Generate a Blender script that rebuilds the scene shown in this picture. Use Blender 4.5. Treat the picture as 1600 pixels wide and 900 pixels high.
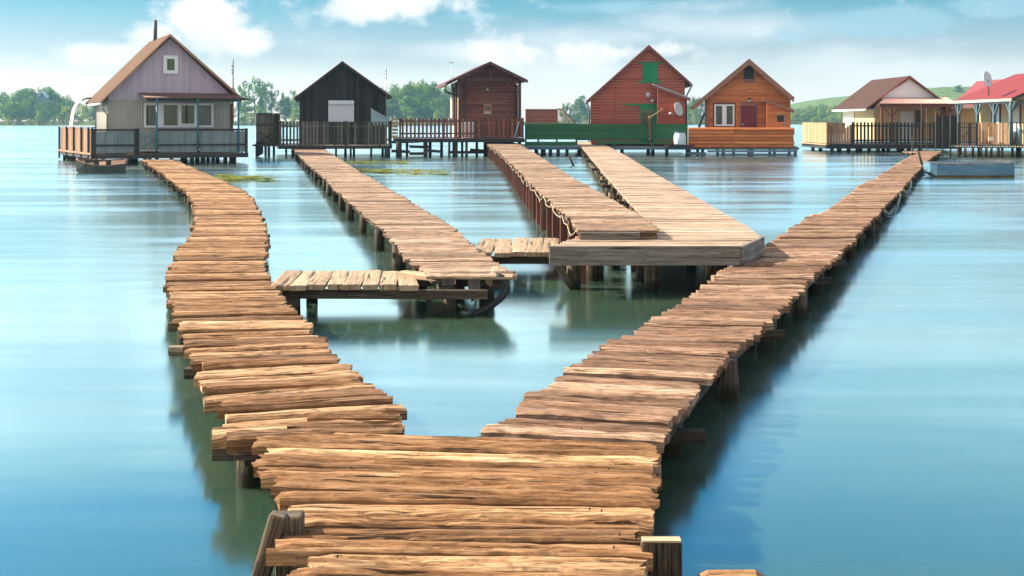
import bpy, bmesh, math, random
import numpy as np
from mathutils import Vector, Matrix

for _o in list(bpy.data.objects):
    bpy.data.objects.remove(_o)
random.seed(7)
RNG = np.random.default_rng(11)
R = math.radians
SC = bpy.context.scene
COL = SC.collection

# ------------------------------------------------------------------ camera, sky, sun, exposure
EYE, FOC, HOR = 1.6, 1900.0, 188.0          # eye height over the water; focal length and horizon row in 1600 x 900 pixels
cam_d = bpy.data.cameras.new('camera')
cam = bpy.data.objects.new('camera', cam_d)
COL.objects.link(cam)
cam.location = (0, 0, EYE)
cam.rotation_euler = (R(90), 0, 0)
cam_d.sensor_width = 36.0
cam_d.lens = FOC / 1600 * 36.0
cam_d.shift_y = -(450 - HOR) / 1600
cam_d.clip_start = 0.05
cam_d.clip_end = 20000
SC.camera = cam

SUN_EL, SUN_BACK = 34.0, 10.0                # the sun stands to the left, a little behind the house fronts
world = bpy.data.worlds.new('World')
SC.world = world
world.use_nodes = True
SKY_STRENGTH = 0.12
sun_d = bpy.data.lights.new('sun', 'SUN')
sun = bpy.data.objects.new('sun', sun_d)
COL.objects.link(sun)
sun_d.energy = 5.0
sun_d.angle = R(0.5)
sun_d.color = (1.0, 0.88, 0.70)
_sd = Vector((-math.cos(R(SUN_BACK)) * math.cos(R(SUN_EL)), math.sin(R(SUN_BACK)) * math.cos(R(SUN_EL)), math.sin(R(SUN_EL))))
sun.rotation_euler = (-_sd).to_track_quat('-Z', 'Y').to_euler()
sun.location = (-30, 20, 40)
SC.view_settings.view_transform = 'Standard'
SC.view_settings.look = 'None'
SC.view_settings.gamma = 1.0
SC.view_settings.use_curve_mapping = False
SC.view_settings.exposure = 1.32
SC.render.engine = 'CYCLES'
SC.cycles.use_denoising = True
SC.cycles.max_bounces = 6
SC.cycles.diffuse_bounces = 3
SC.cycles.glossy_bounces = 3
SC.cycles.volume_bounces = 0

class NT:
    """small helper to write node trees"""
    def __init__(s, tree):
        s.t = tree
        s.t.nodes.clear()
    def n(s, kind, **kw):
        nd = s.t.nodes.new(kind)
        for k, v in kw.items():
            setattr(nd, k, v)
        return nd
    def l(s, a, b):
        s.t.links.new(a, b)
    def put(s, sock, v):
        if hasattr(v, 'is_output'):
            s.l(v, sock)
        else:
            sock.default_value = v
    def m(s, op, a, b=0.0, c=0.0, clamp=False):
        nd = s.n('ShaderNodeMath', operation=op, use_clamp=clamp)
        for i, v in enumerate((a, b, c)):
            s.put(nd.inputs[i], v)
        return nd.outputs[0]
    def noise(s, vec, scale, detail=4.0, rough=0.55, dist=0.0):
        nd = s.n('ShaderNodeTexNoise')
        if vec is not None:
            s.l(vec, nd.inputs['Vector'])
        nd.inputs['Scale'].default_value = scale
        nd.inputs['Detail'].default_value = detail
        nd.inputs['Roughness'].default_value = rough
        nd.inputs['Distortion'].default_value = dist
        return nd.outputs[0]
    def mapping(s, vec, scale=(1, 1, 1), loc=(0, 0, 0), rot=(0, 0, 0)):
        nd = s.n('ShaderNodeMapping')
        s.l(vec, nd.inputs['Vector'])
        nd.inputs['Scale'].default_value = scale
        nd.inputs['Location'].default_value = loc
        nd.inputs['Rotation'].default_value = rot
        return nd.outputs[0]
    def ramp(s, fac, stops, interp='LINEAR'):
        nd = s.n('ShaderNodeValToRGB')
        nd.color_ramp.interpolation = interp
        el = nd.color_ramp.elements
        while len(el) < len(stops):
            el.new(0.5)
        for e, (p, c) in zip(el, stops):
            e.position = p
            e.color = (c, c, c, 1) if isinstance(c, (int, float)) else (*c, 1)
        s.l(fac, nd.inputs[0])
        return nd.outputs[0]
    def mix(s, fac, a, b, blend='MIX'):
        nd = s.n('ShaderNodeMix', data_type='RGBA', blend_type=blend)
        s.put(nd.inputs[0], fac)
        for sock, v in ((nd.inputs[6], a), (nd.inputs[7], b)):
            if isinstance(v, (tuple, list)) and len(v) == 3:
                v = (*v, 1)
            s.put(sock, v)
        return nd.outputs[2]
    def sep(s, vec):
        nd = s.n('ShaderNodeSeparateXYZ')
        s.l(vec, nd.inputs[0])
        return nd.outputs
    def comb(s, x, y, z):
        nd = s.n('ShaderNodeCombineXYZ')
        for i, v in enumerate((x, y, z)):
            s.put(nd.inputs[i], v)
        return nd.outputs[0]
    def smooth(s, v, lo, hi):
        nd = s.n('ShaderNodeMapRange', interpolation_type='SMOOTHSTEP')
        s.put(nd.inputs[0], v)
        nd.inputs[1].default_value = lo
        nd.inputs[2].default_value = hi
        return nd.outputs[0]

def build_sky():
    w = NT(world.node_tree)
    sky = w.n('ShaderNodeTexSky', sky_type='NISHITA')
    sky.sun_disc = False
    sky.sun_elevation = R(SUN_EL)
    sky.sun_rotation = R(-(90 - SUN_BACK))
    sky.altitude = 100
    sky.air_density = 1.0
    sky.dust_density = 0.6
    sky.ozone_density = 1.4
    d = w.n('ShaderNodeTexCoord').outputs['Generated']
    x, y, z = w.sep(d)
    el = w.m('ARCSINE', w.m('MAXIMUM', w.m('MINIMUM', z, 0.999), 0.0))       # elevation, radians
    az = w.m('ARCTAN2', x, y)                                               # azimuth from straight ahead
    # clear sky: from milky at the horizon to strong cyan blue; neutral overhead added as fill
    grad = w.ramp(w.m('DIVIDE', el, 0.8), [(0.0, (.78, .75, .95)), (0.035, (.62, .60, .70)), (0.065, (.38, .40, .48)), (0.122, (.155, .325, .385)),
                                           (0.2, (.24, .52, .62)), (0.37, (.15, 1.12, 1.5)), (0.50, (.28, 1.15, 1.4)), (0.62, (.6, 1.05, 1.1)), (0.85, (1.3, 1.15, .95))])
    col = w.mix(1.0, sky.outputs[0], grad, 'MULTIPLY')
    # clouds
    wob = w.noise(w.comb(w.m('MULTIPLY', az, 1.0), w.m('MULTIPLY', el, 1.25), 0.3), 24.0, 10.0, 0.66)
    wob_lo = w.noise(w.comb(w.m('MULTIPLY', az, 1.0), w.m('MULTIPLY', el, 2.4), 1.7), 9.0, 5.0, 0.55)
    def blob(px, py, rx, ry, gain=1.0):
        a0 = math.atan((px - 800) / FOC); e0 = math.atan((HOR - py) / FOC)
        dx = w.m('DIVIDE', w.m('SUBTRACT', az, a0), rx / FOC)
        dy = w.m('DIVIDE', w.m('SUBTRACT', el, e0), ry / FOC)
        r2 = w.m('ADD', w.m('MULTIPLY', dx, dx), w.m('MULTIPLY', dy, dy))
        return w.m('MULTIPLY', w.m('EXPONENT', w.m('MULTIPLY', r2, -1.0)), gain)
    def total(bs):
        t = bs[0]
        for b in bs[1:]:
            t = w.m('MAXIMUM', t, b)
        return t
    cum = total([blob(318, 42, 62, 52), blob(385, 68, 48, 26), blob(255, 70, 50, 30), blob(150, 92, 52, 17, .8), blob(215, 88, 60, 18, .8),
                 blob(560, 12, 62, 24, .95), blob(650, 2, 90, 22, .85), blob(790, 84, 75, 22, .85), blob(930, 82, 90, 20, .7), blob(1040, 78, 40, 16, .6),
                 blob(330, -60, 90, 50, .8), blob(900, -110, 300, 40, .75), blob(100, -160, 200, 40, .7), blob(1500, -120, 200, 30, .7)])
    cum_m = w.smooth(w.m('ADD', cum, w.m('MULTIPLY', w.m('SUBTRACT', wob, 0.5), 2.0)), 0.10, 0.74)
    soft = total([blob(1250, 105, 330, 40, .7), blob(950, 120, 500, 40, .8), blob(450, 130, 260, 30, .6), blob(1450, 120, 250, 34, .9), blob(1110, 14, 120, 30, .6), blob(640, 150, 400, 34, .8), blob(1180, 150, 300, 34, .8), blob(1120, 45, 170, 40, .75), blob(880, 60, 200, 26, .6), blob(520, 70, 120, 40, .55), blob(740, 82, 150, 24, .95), blob(980, 62, 90, 20, .8)])
    soft_m = w.m('MULTIPLY', w.smooth(w.m('ADD', soft, w.m('MULTIPLY', w.m('SUBTRACT', wob_lo, 0.5), 1.3)), 0.2, 1.1), 0.75)
    dark = total([blob(1375, 42, 120, 26), blob(1560, 20, 80, 20), blob(1235, 60, 28, 14, .8), blob(740, 26, 90, 12, .55), blob(950, 12, 110, 14, .65), blob(985, 35, 20, 8, .7)])
    dark_m = w.m('MULTIPLY', w.smooth(w.m('ADD', dark, w.m('MULTIPLY', w.m('SUBTRACT', wob, 0.5), 1.3)), 0.24, 0.66), 0.65)
    # bright bank added above the frame, out of view, to whiten the water
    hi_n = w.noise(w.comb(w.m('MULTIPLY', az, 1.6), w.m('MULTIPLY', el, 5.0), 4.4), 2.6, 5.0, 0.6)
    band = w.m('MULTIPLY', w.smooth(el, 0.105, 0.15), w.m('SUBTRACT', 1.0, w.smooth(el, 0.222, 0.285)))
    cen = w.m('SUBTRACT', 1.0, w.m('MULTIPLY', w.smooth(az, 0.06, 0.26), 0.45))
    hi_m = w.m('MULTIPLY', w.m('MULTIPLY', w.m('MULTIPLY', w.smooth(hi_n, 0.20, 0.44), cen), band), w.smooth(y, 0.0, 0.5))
    shade = w.smooth(w.noise(w.comb(az, w.m('MULTIPLY', el, 1.3), 9.1), 22.0, 5.0, 0.6), 0.35, 0.65)
    white = w.mix(shade, CLOUD_LIT, CLOUD_SHADE)
    col = w.mix(w.m('MULTIPLY', w.smooth(y, 0.15, -0.35), 0.75), col, FILL_BEHIND)      # unseen bright sky added behind the camera, fill for the house fronts
    col = w.mix(hi_m, col, ADDED_BANK)
    col = w.mix(soft_m, col, CLOUD_SOFT)
    col = w.mix(dark_m, col, CLOUD_DARK)
    col = w.mix(cum_m, col, white)
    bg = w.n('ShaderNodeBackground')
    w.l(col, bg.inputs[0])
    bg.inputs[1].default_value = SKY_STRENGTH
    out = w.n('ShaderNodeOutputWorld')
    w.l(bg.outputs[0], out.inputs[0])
CLOUD_LIT = (3.85, 3.75, 3.6)
CLOUD_SHADE = (3.25, 3.4, 3.5)
CLOUD_SOFT = (3.3, 3.45, 3.5)
ADDED_BANK = (8.2, 10.6, 11.2)
FILL_BEHIND = (3.7, 3.3, 2.9)
CLOUD_DARK = (1.5, 2.45, 2.95)
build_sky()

# ------------------------------------------------------------------ placing helpers
def gp(px, py, z=0.0):
    """photo pixel on the level plane z"""
    d = FOC * (EYE - z) / (py - HOR)
    return Vector(((px - 800) / FOC * d, d, z))
def at(px, py, d):
    """photo pixel at distance d"""
    return Vector(((px - 800) / FOC * d, d, EYE - (py - HOR) / FOC * d))

class Frame:
    """a building's own axes: t along the front, off going back, z up"""
    def __init__(s, px, d, deg):
        s.o = Vector(((px - 800) / FOC * d, d, 0))
        s.c, s.s = math.cos(R(deg)), math.sin(R(deg))
        s.rot = Matrix.Rotation(R(deg), 3, 'Z')
    def p(s, t, off, z):
        return Vector((s.o.x + t * s.c - off * s.s, s.o.y + t * s.s + off * s.c, z))
    def at(s, px, py, off=0.0):
        k = (px - 800) / FOC
        t = (k * (s.o.y + off * s.c) - s.o.x + off * s.s) / (s.c - k * s.s)
        yy = s.o.y + t * s.s + off * s.c
        return t, EYE - (py - HOR) / FOC * yy
    def w(s, px, py, off=0.0):
        t, z = s.at(px, py, off)
        return s.p(t, off, z)

# ------------------------------------------------------------------ mesh builder
_CUBE = np.array([[-1, -1, -1], [1, -1, -1], [1, 1, -1], [-1, 1, -1], [-1, -1, 1], [1, -1, 1], [1, 1, 1], [-1, 1, 1]], float) * .5
_CF = [(0, 3, 2, 1), (4, 5, 6, 7), (0, 1, 5, 4), (2, 3, 7, 6), (1, 2, 6, 5), (3, 0, 4, 7)]
_CN = [2, 2, 1, 1, 0, 0]

class MB:
    def __init__(s):
        s.v, s.f, s.uv, s.tone = [], [], [], []
        s.n = 0
    def raw(s, verts, faces, uvs, tones):
        """verts Nx3; faces list of index tuples; uvs per loop (flat list); tones per face"""
        s.v.append(np.asarray(verts, float))
        n = s.n
        s.f.extend([tuple(i + n for i in f) for f in faces])
        s.uv.append(np.asarray(uvs, float).reshape(-1, 2))
        s.tone.append(np.asarray(tones, float))
        s.n += len(verts)
    def box(s, c, size, rot=None, g=0, tone=None):
        lv = _CUBE * np.array(size, float)
        ru, rv = random.random() * 40, random.random() * 40
        uv = []
        for f, ax in zip(_CF, _CN):
            oth = [a for a in (0, 1, 2) if a != ax]
            if ax == g:
                a, b, k = oth[0], oth[1], 0.25
            else:
                a, k = g, 1.0
                b = [q for q in oth if q != g][0]
            for i in f:
                uv.append((lv[i][a] * k + ru, lv[i][b] + rv + ax * 3))
        wv = lv
        if rot is not None:
            wv = lv @ np.array(rot.to_3x3()).T
        s.raw(wv + np.array(c, float), _CF, uv, [random.random() if tone is None else tone] * 6)
        return s
    def beam(s, p0, p1, w, h, up=(0, 0, 1), tone=None):
        p0, p1 = Vector(p0), Vector(p1)
        x = (p1 - p0)
        L = x.length
        x.normalize()
        u = Vector(up)
        if abs(x.dot(u)) > .98:
            u = Vector((0, 1, 0))
        y = u.cross(x).normalized()
        z = x.cross(y)
        m = Matrix((x, y, z)).transposed()
        return s.box((p0 + p1) / 2, (L, w, h), m, 0, tone)
    def tube(s, pts, r, n=8, tone=None, wob=0.0, cap=True):
        pts = [Vector(p) for p in pts]
        k = len(pts)
        rs = r if isinstance(r, (list, tuple)) else [r] * k
        vs, uv, fs = [], [], []
        ru, rv = random.random() * 40, random.random() * 40
        prof = [1 + random.uniform(-wob, wob) for _ in range(n)]
        ref = None
        acc = 0
        us = []
        for i, p in enumerate(pts):
            a = (pts[min(i + 1, k - 1)] - pts[max(i - 1, 0)]).normalized()
            if ref is None:
                ref = Vector((0, 1, 0)) if abs(a.z) > .7 else Vector((0, 0, 1))
            b = (ref - a * ref.dot(a))
            if b.length < 1e-4:
                b = a.orthogonal()
            b.normalize()
            ref = b
            c = a.cross(b)
            if i:
                acc += (p - pts[i - 1]).length
            us.append(acc)
            for j in range(n):
                t = 2 * math.pi * j / n
                vs.append(p + (b * math.cos(t) + c * math.sin(t)) * rs[i] * prof[j])
        for i in range(k - 1):
            for j in range(n):
                j2 = (j + 1) % n
                fs.append((i * n + j, i * n + j2, (i + 1) * n + j2, (i + 1) * n + j))
                w0, w1 = j / n * 6.28 * rs[i], (j + 1) / n * 6.28 * rs[i]
                uv += [(us[i] + ru, w0 + rv), (us[i] + ru, w1 + rv), (us[i + 1] + ru, w1 + rv), (us[i + 1] + ru, w0 + rv)]
        if cap:
            fs.append(tuple(range(n))[::-1])
            fs.append(tuple((k - 1) * n + j for j in range(n)))
            for e in (0, k - 1):
                for j in range(n):
                    t = 2 * math.pi * (j if e else n - 1 - j) / n
                    uv.append((ru + .15 * math.cos(t) * rs[e], rv + math.sin(t) * rs[e]))
        s.raw(vs, fs, uv, [random.random() if tone is None else tone] * len(fs))
        return s
    def prism(s, pts, ext, g=None, tone=None):
        """polygon (3D points, counter-clockwise seen from -ext) swept by the vector ext"""
        pts = [Vector(p) for p in pts]
        ext = Vector(ext)
        n = len(pts)
        nrm = ext.normalized()
        g = Vector(g).normalized() if g is not None else (pts[1] - pts[0]).normalized()
        h = nrm.cross(g).normalized()
        ru, rv = random.random() * 40, random.random() * 40
        vs = pts + [p + ext for p in pts]
        fs, uv = [], []
        def q(ids):
            fs.append(tuple(ids))
            for i in ids:
                p = vs[i] - pts[0]
                uv.append((p.dot(g) + ru, p.dot(h) + p.dot(nrm) + rv))
        q(list(range(n)))
        q(list(range(2 * n - 1, n - 1, -1)))
        for i in range(n):
            j = (i + 1) % n
            q([i, i + n, j + n, j])
        s.raw(vs, fs, uv, [random.random() if tone is None else tone] * len(fs))
        return s
    def sheet(s, P, thick, nrm, tone=None):
        """P: (a, b, 3) grid of points; closed shell of the given thickness towards -nrm"""
        P = np.asarray(P, float)
        a, b, _ = P.shape
        N = np.array(nrm, float) * thick
        vs = np.concatenate([P.reshape(-1, 3), (P - N).reshape(-1, 3)])
        k = a * b
        fs, uv = [], []
        ru = random.random() * 40
        U = np.linalg.norm(P - P[:1], axis=2)
        V = np.linalg.norm(P - P[:, :1], axis=2)
        U = np.concatenate([U.ravel(), U.ravel()]); V = np.concatenate([V.ravel(), V.ravel()])
        def q(*ids):
            fs.append(ids)
            for i in ids:
                uv.append((U[i] + ru, V[i] + ru))
        for i in range(a - 1):
            for j in range(b - 1):
                p = i * b + j
                q(p, p + b, p + b + 1, p + 1)
                q(k + p, k + p + 1, k + p + b + 1, k + p + b)
        for i in range(a - 1):
            p = i * b
            q(p, k + p, k + p + b, p + b)
            p = i * b + b - 1
            q(p, p + b, k + p + b, k + p)
        for j in range(b - 1):
            q(j, j + 1, k + j + 1, k + j)
            p = (a - 1) * b + j
            q(p, k + p, k + p + 1, p + 1)
        s.raw(vs, fs, uv, [random.random() if tone is None else tone] * len(fs))
        return s
    def build(s, name, mat, parent=None, smooth=False, bevel=0.0, fix=True):
        me = bpy.data.meshes.new(name)
        V = np.concatenate(s.v) if s.v else np.zeros((0, 3))
        org = np.array(parent['_org']) if parent is not None else V.mean(0) * 0 + np.array([V[:, 0].mean(), V[:, 1].mean(), V[:, 2].min()])
        me.from_pydata((V - org).tolist(), [], s.f)
        ul = me.uv_layers.new(name='grain')
        ul.data.foreach_set('uv', np.concatenate(s.uv).ravel())
        at_ = me.attributes.new('tone', 'FLOAT', 'FACE')
        at_.data.foreach_set('value', np.concatenate(s.tone))
        if fix:
            bm = bmesh.new(); bm.from_mesh(me)
            bmesh.ops.recalc_face_normals(bm, faces=bm.faces)
            bm.to_mesh(me); bm.free()
        if smooth:
            me.polygons.foreach_set('use_smooth', [True] * len(me.polygons))
        me.materials.append(mat)
        me.update()
        o = bpy.data.objects.new(name, me)
        COL.objects.link(o)
        if parent is not None:
            o.parent = parent
        else:
            o.location = org
        o['_org'] = [float(q) for q in org]
        if bevel:
            b = o.modifiers.new('bevel', 'BEVEL')
            b.width = bevel; b.segments = 2; b.limit_method = 'ANGLE'
        return o

def thing(name, label, cat, loc, group=None, kind=None):
    o = bpy.data.objects.new(name, None)
    COL.objects.link(o)
    o.location = loc
    o.empty_display_size = .3
    o['_org'] = [float(q) for q in loc]
    return tag(o, label, cat, group, kind)
def tag(o, label=None, cat=None, group=None, kind=None):
    if label: o['label'] = label
    if cat: o['category'] = cat
    if group: o['group'] = group
    if kind: o['kind'] = kind
    return o

def vnoise(x, y, seed=0):
    """vectorised value noise, about -1..1"""
    xi, yi = np.floor(x).astype(np.int64), np.floor(y).astype(np.int64)
    xf, yf = x - xi, y - yi
    def h(a, b):
        n = (a * 374761393 + b * 668265263 + seed * 1274126177) & 0xffffffff
        n = ((n ^ (n >> 13)) * 1274126177) & 0xffffffff
        return ((n ^ (n >> 16)) & 0xffff) / 32767.5 - 1
    u, v = xf * xf * (3 - 2 * xf), yf * yf * (3 - 2 * yf)
    return (h(xi, yi) * (1 - u) + h(xi + 1, yi) * u) * (1 - v) + (h(xi, yi + 1) * (1 - u) + h(xi + 1, yi + 1) * u) * v

def add_plank(mb, c, L, w, t, yaw=0.0, roll=0.0, pitch=0.0, nu=8, nv=3, rough=1.0, rag=0.02, tone=None, cracks=2):
    """a weathered board: c = centre of its upper face, length along local x"""
    sd = random.randrange(1 << 20)
    u = np.linspace(-L / 2, L / 2, nu + 1)
    v = np.linspace(-w / 2, w / 2, nv + 1)
    U, Vv = np.meshgrid(u, v, indexing='ij')
    o1, o2 = random.random() * 90, random.random() * 90
    edge = (vnoise(u * 2.3 + o1, u * 0 + o2, sd) * .04 + vnoise(u * 17 + o1, u * 0 + o2, sd + 1) * .035)[:, None] * w * rough
    edge2 = (vnoise(u * 2.1 + o2, u * 0 + o1, sd + 2) * .04 + vnoise(u * 19 + o2, u * 0 + o1, sd + 3) * .035)[:, None] * w * rough
    f = (Vv / w + .5)
    VV = Vv + edge * f - edge2 * (1 - f)
    Z = rough * (.0035 * vnoise(U * 5 + o1, VV * 70 + o2, sd + 4) + .0015 * vnoise(U * 1.5 + o1, VV * 18 + o2, sd + 5) + .006 * vnoise(U * 1.2 + o2, VV * 0 + o1, sd + 9))
    k = np.clip(1 - np.abs(Vv) / (w / 2), 0, 1)
    Z -= (.012 if rough > .6 else .004) * np.clip(1 - k / .17, 0, 1) ** 2
    if nv >= 6:
        for _ in range(cracks):
            vc = random.uniform(-.34, .34) * w
            uc, ul = random.uniform(-.5, .5) * L, random.uniform(.12, .45) * L
            path = vc + .06 * w * vnoise(u * 3 + o1, u * 0 + vc * 50, sd + 6)
            amp = np.clip(1 - np.abs(u - uc) / ul, 0, 1) ** .5
            Z -= .020 * amp[:, None] * np.exp(-((VV - path[:, None]) / (.0055 + .004 * amp[:, None])) ** 2)
    rg = vnoise(v * 45 + o1, v * 0 + 2.5, sd + 7) * rag
    rg2 = vnoise(v * 45 + o2, v * 0 + 7.5, sd + 8) * rag
    UU = U.copy()
    UU[0] += rg; UU[-1] += rg2
    m = nv + 3
    ring = np.zeros((nu + 1, m, 3))
    ring[:, 0] = np.stack([UU[:, 0], VV[:, 0] + .004, np.full(nu + 1, -t)], 1)
    ring[:, 1:nv + 2] = np.stack([UU, VV, Z], 2)
    ring[:, -1] = np.stack([UU[:, -1], VV[:, -1] - .004, np.full(nu + 1, -t)], 1)
    if cracks and nu >= 30:       # frayed board ends: dip the top near both ends here and there
        e = np.clip(1 - (L / 2 - np.abs(u)) / .05, 0, 1)
        ring[:, 1:nv + 2, 2] -= (e[:, None] * np.abs(vnoise(VV * 60 + o1, U * 0 + 3, sd + 11)) * .010)
    flat = ring.reshape(-1, 3)
    rot = Matrix.Rotation(yaw, 3, 'Z') @ Matrix.Rotation(pitch, 3, 'Y') @ Matrix.Rotation(roll, 3, 'X')
    W = flat @ np.array(rot).T + np.array(c)
    circ = np.concatenate([[0], np.linspace(t, t + w, nv + 1), [2 * t + w]])
    fs, uv = [], []
    for i in range(nu):
        for j in range(m):
            j2 = (j + 1) % m
            a, b, cc, dd = i * m + j, (i + 1) * m + j, (i + 1) * m + j2, i * m + j2
            fs.append((a, dd, cc, b))
            v0 = circ[j]; v1 = circ[j2] if j2 else 2 * t + 2 * w
            uv += [(u[i] + o1, v0 + o2), (u[i] + o1, v1 + o2), (u[i + 1] + o1, v1 + o2), (u[i + 1] + o1, v0 + o2)]
    fs.append(tuple(range(m)))
    uv += [(o1 + .2 * ring[0, j, 2], o2 + ring[0, j, 1]) for j in range(m)]
    e0 = nu * m
    fs.append(tuple(e0 + j for j in range(m - 1, -1, -1)))
    uv += [(o1 + .2 * ring[-1, j, 2], o2 + ring[-1, j, 1]) for j in range(m - 1, -1, -1)]
    mb.raw(W, fs, uv, [random.random() if tone is None else tone] * len(fs))

# ------------------------------------------------------------------ materials
def new_mat(name):
    m = bpy.data.materials.new(name)
    m.use_nodes = True
    return m, NT(m.node_tree)
def finish(w, base, rough=.7, bump=None, bstr=.3, bdist=.01, metal=0.0, spec=.3, **kw):
    p = w.n('ShaderNodeBsdfPrincipled')
    w.put(p.inputs['Base Color'], base if hasattr(base, 'is_output') else (*base, 1))
    w.put(p.inputs['Roughness'], rough)
    p.inputs['Metallic'].default_value = metal
    p.inputs['Specular IOR Level'].default_value = spec
    for k, v in kw.items():
        w.put(p.inputs[k], v)
    if bump is not None:
        b = w.n('ShaderNodeBump')
        b.inputs['Strength'].default_value = bstr
        b.inputs['Distance'].default_value = bdist
        w.l(bump, b.inputs['Height'])
        w.l(b.outputs[0], p.inputs['Normal'])
    o = w.n('ShaderNodeOutputMaterial')
    w.l(p.outputs[0], o.inputs[0])
def grain_uv(w):
    return w.n('ShaderNodeUVMap', uv_map='grain').outputs[0]
def tone_of(w):
    return w.n('ShaderNodeAttribute', attribute_name='tone').outputs['Fac']

def timber(name, dark, mid, light, scale=1.0, contrast=1.0, tonal=.5, bump=.6, rough=.8, stain=.5, nails=False, hue=None, wet=False):
    """weathered timber with the grain along u of the 'grain' UV map"""
    m, w = new_mat(name)
    uv = grain_uv(w); tn = tone_of(w)
    g1 = w.noise(w.mapping(uv, (4.5 * scale, 105 * scale, 1)), 1.0, 6.0, .66, .25)            # fibres
    g2 = w.noise(w.mapping(uv, (22 * scale, 330 * scale, 1), (3, 7, 0)), 1.0, 3.0, .7, .1)      # flecks
    g4 = w.noise(w.mapping(uv, (1.3 * scale, 26 * scale, 1), (31, 17, 0)), 1.0, 6.0, .62, .3)   # year-ring bands
    g3 = w.noise(w.mapping(uv, (5.0 * scale, 21 * scale, 1), (13, 1, 0)), 1.0, 8.0, .74, .6)    # weather stains
    g = w.m('ADD', w.m('ADD', w.m('MULTIPLY', g1, .44), w.m('MULTIPLY', g2, .22)), w.m('MULTIPLY', g4, .34))
    fac = w.m('ADD', w.m('MULTIPLY', w.m('SUBTRACT', g, .5), 3.4 * contrast), .5)
    fac = w.m('ADD', fac, w.m('MULTIPLY', w.m('SUBTRACT', tn, .5), tonal), clamp=True)
    col = w.ramp(fac, [(0.03, dark), (.24, tuple(.5 * a + .5 * b for a, b in zip(dark, mid))), (.52, mid), (.95, light)])
    if stain:
        st = w.m('MULTIPLY', w.smooth(g3, .49, .60), stain)
        col = w.mix(st, col, tuple(.6 * a + .28 * b for a, b in zip(dark, mid)))
    if hue:                                   # some boards lean to another tone
        hv = w.m('FRACT', w.m('MULTIPLY', tn, 7.31))
        col = w.mix(w.m('MULTIPLY', hv, .55), col, w.mix(1.0, col, hue, 'MULTIPLY'))
    crack = w.smooth(w.noise(w.mapping(uv, (2.2 * scale, 62 * scale, 1), (5, 9, 0)), 1.0, 4.0, .55, .35), .615, .655)
    col = w.mix(w.m('MULTIPLY', crack, .85), col, tuple(c * .5 for c in dark))
    if wet:
        pz = w.sep(w.n('ShaderNodeNewGeometry').outputs['Position'])[2]
        wb = w.m('SUBTRACT', 1.0, w.smooth(w.m('ADD', pz, w.m('MULTIPLY', w.m('SUBTRACT', g1, .5), .16)), .05, .12))
        col = w.mix(w.m('MULTIPLY', wb, .85), col, (.012, .014, .006))
    h = w.m('SUBTRACT', g, w.m('MULTIPLY', crack, .8))
    finish(w, col, rough, h, bump, .005, spec=.2)
    return m

def paint(name, base, var=.25, rough=.55, bump=.15, worn=None, wornamt=.0, axis_scale=(3, 20, 1), spec=.3, metal=0.0):
    m, w = new_mat(name)
    uv = grain_uv(w); tn = tone_of(w)
    n1 = w.noise(w.mapping(uv, axis_scale), 1.0, 6.0, .65, .2)
    n2 = w.noise(w.mapping(uv, (.9, .9, 1), (4, 2, 0)), 1.0, 5.0, .6)
    f = w.m('ADD', w.m('MULTIPLY', w.m('SUBTRACT', n1, .5), 1.1), w.m('MULTIPLY', w.m('SUBTRACT', n2, .5), 1.1))
    f = w.m('ADD', f, w.m('MULTIPLY', w.m('SUBTRACT', tn, .5), .8))
    k = w.m('ADD', w.m('MULTIPLY', f, var * 2), 1.0)
    kk = w.comb(k, k, k)
    col = w.mix(1.0, base, kk, 'MULTIPLY')
    if worn:
        col = w.mix(w.m('MULTIPLY', w.smooth(n1, .56, .70), wornamt), col, worn)
    finish(w, col, rough, n1, bump, .006, spec=spec, metal=metal)
    return m

def plain(name, base, rough=.5, metal=0.0, spec=.4):
    m, w = new_mat(name)
    n = w.noise(w.n('ShaderNodeTexCoord').outputs['Object'], 9.0, 5.0, .6)
    k = w.m('ADD', w.m('MULTIPLY', n, .5), .75)
    finish(w, w.mix(1.0, base, w.comb(k, k, k), 'MULTIPLY'), rough, n, .05, .004, metal, spec)
    return m

M = {}
M['deck_near'] = timber('weathered_deck_boards', (.034, .014, .006), (.38, .20, .092), (.80, .55, .31), 1.2, .85, .42, 1.0, .85, .62, hue=(.74, .66, .61))
M['deck_curved'] = timber('weathered_curved_deck_boards', (.032, .014, .007), (.335, .178, .085), (.72, .48, .275), 1.1, .85, .5, .9, .85, .68, hue=(.74, .66, .61))
M['deck_right'] = timber('weathered_right_deck_boards', (.030, .016, .010), (.285, .165, .102), (.58, .395, .265), 1.1, .85, .45, .9, .85, .65, hue=(.78, .69, .64))
M['deck_pale'] = timber('sun_bleached_boards', (.12, .078, .052), (.42, .30, .212), (.66, .51, .375), .8, .85, .4, .5, .85, .5, hue=(.86, .78, .72))
M['deck_grey'] = timber('grey_brown_boards', (.05, .030, .020), (.33, .215, .142), (.62, .45, .32), .8, 1.0, .55, .6, .85, .7, hue=(.82, .74, .70))
M['deck_straw'] = timber('straw_coloured_planks', (.12, .075, .045), (.38, .265, .165), (.60, .46, .31), .8, .8, .25, .5, .85, .4)
M['fascia'] = timber('grey_weathered_fascia', (.04, .034, .03), (.20, .165, .135), (.36, .31, .26), .8, .9, .2, .5, .85, .4)
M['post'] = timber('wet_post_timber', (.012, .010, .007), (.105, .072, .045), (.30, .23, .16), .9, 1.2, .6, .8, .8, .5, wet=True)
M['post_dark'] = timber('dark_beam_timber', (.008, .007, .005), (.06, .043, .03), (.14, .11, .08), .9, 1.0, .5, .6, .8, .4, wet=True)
M['post_red'] = paint('red_brown_steel_posts', (.17, .06, .04), .3, .6, .2, (.3, .2, .14), .4, (1, 6, 1))
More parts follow.
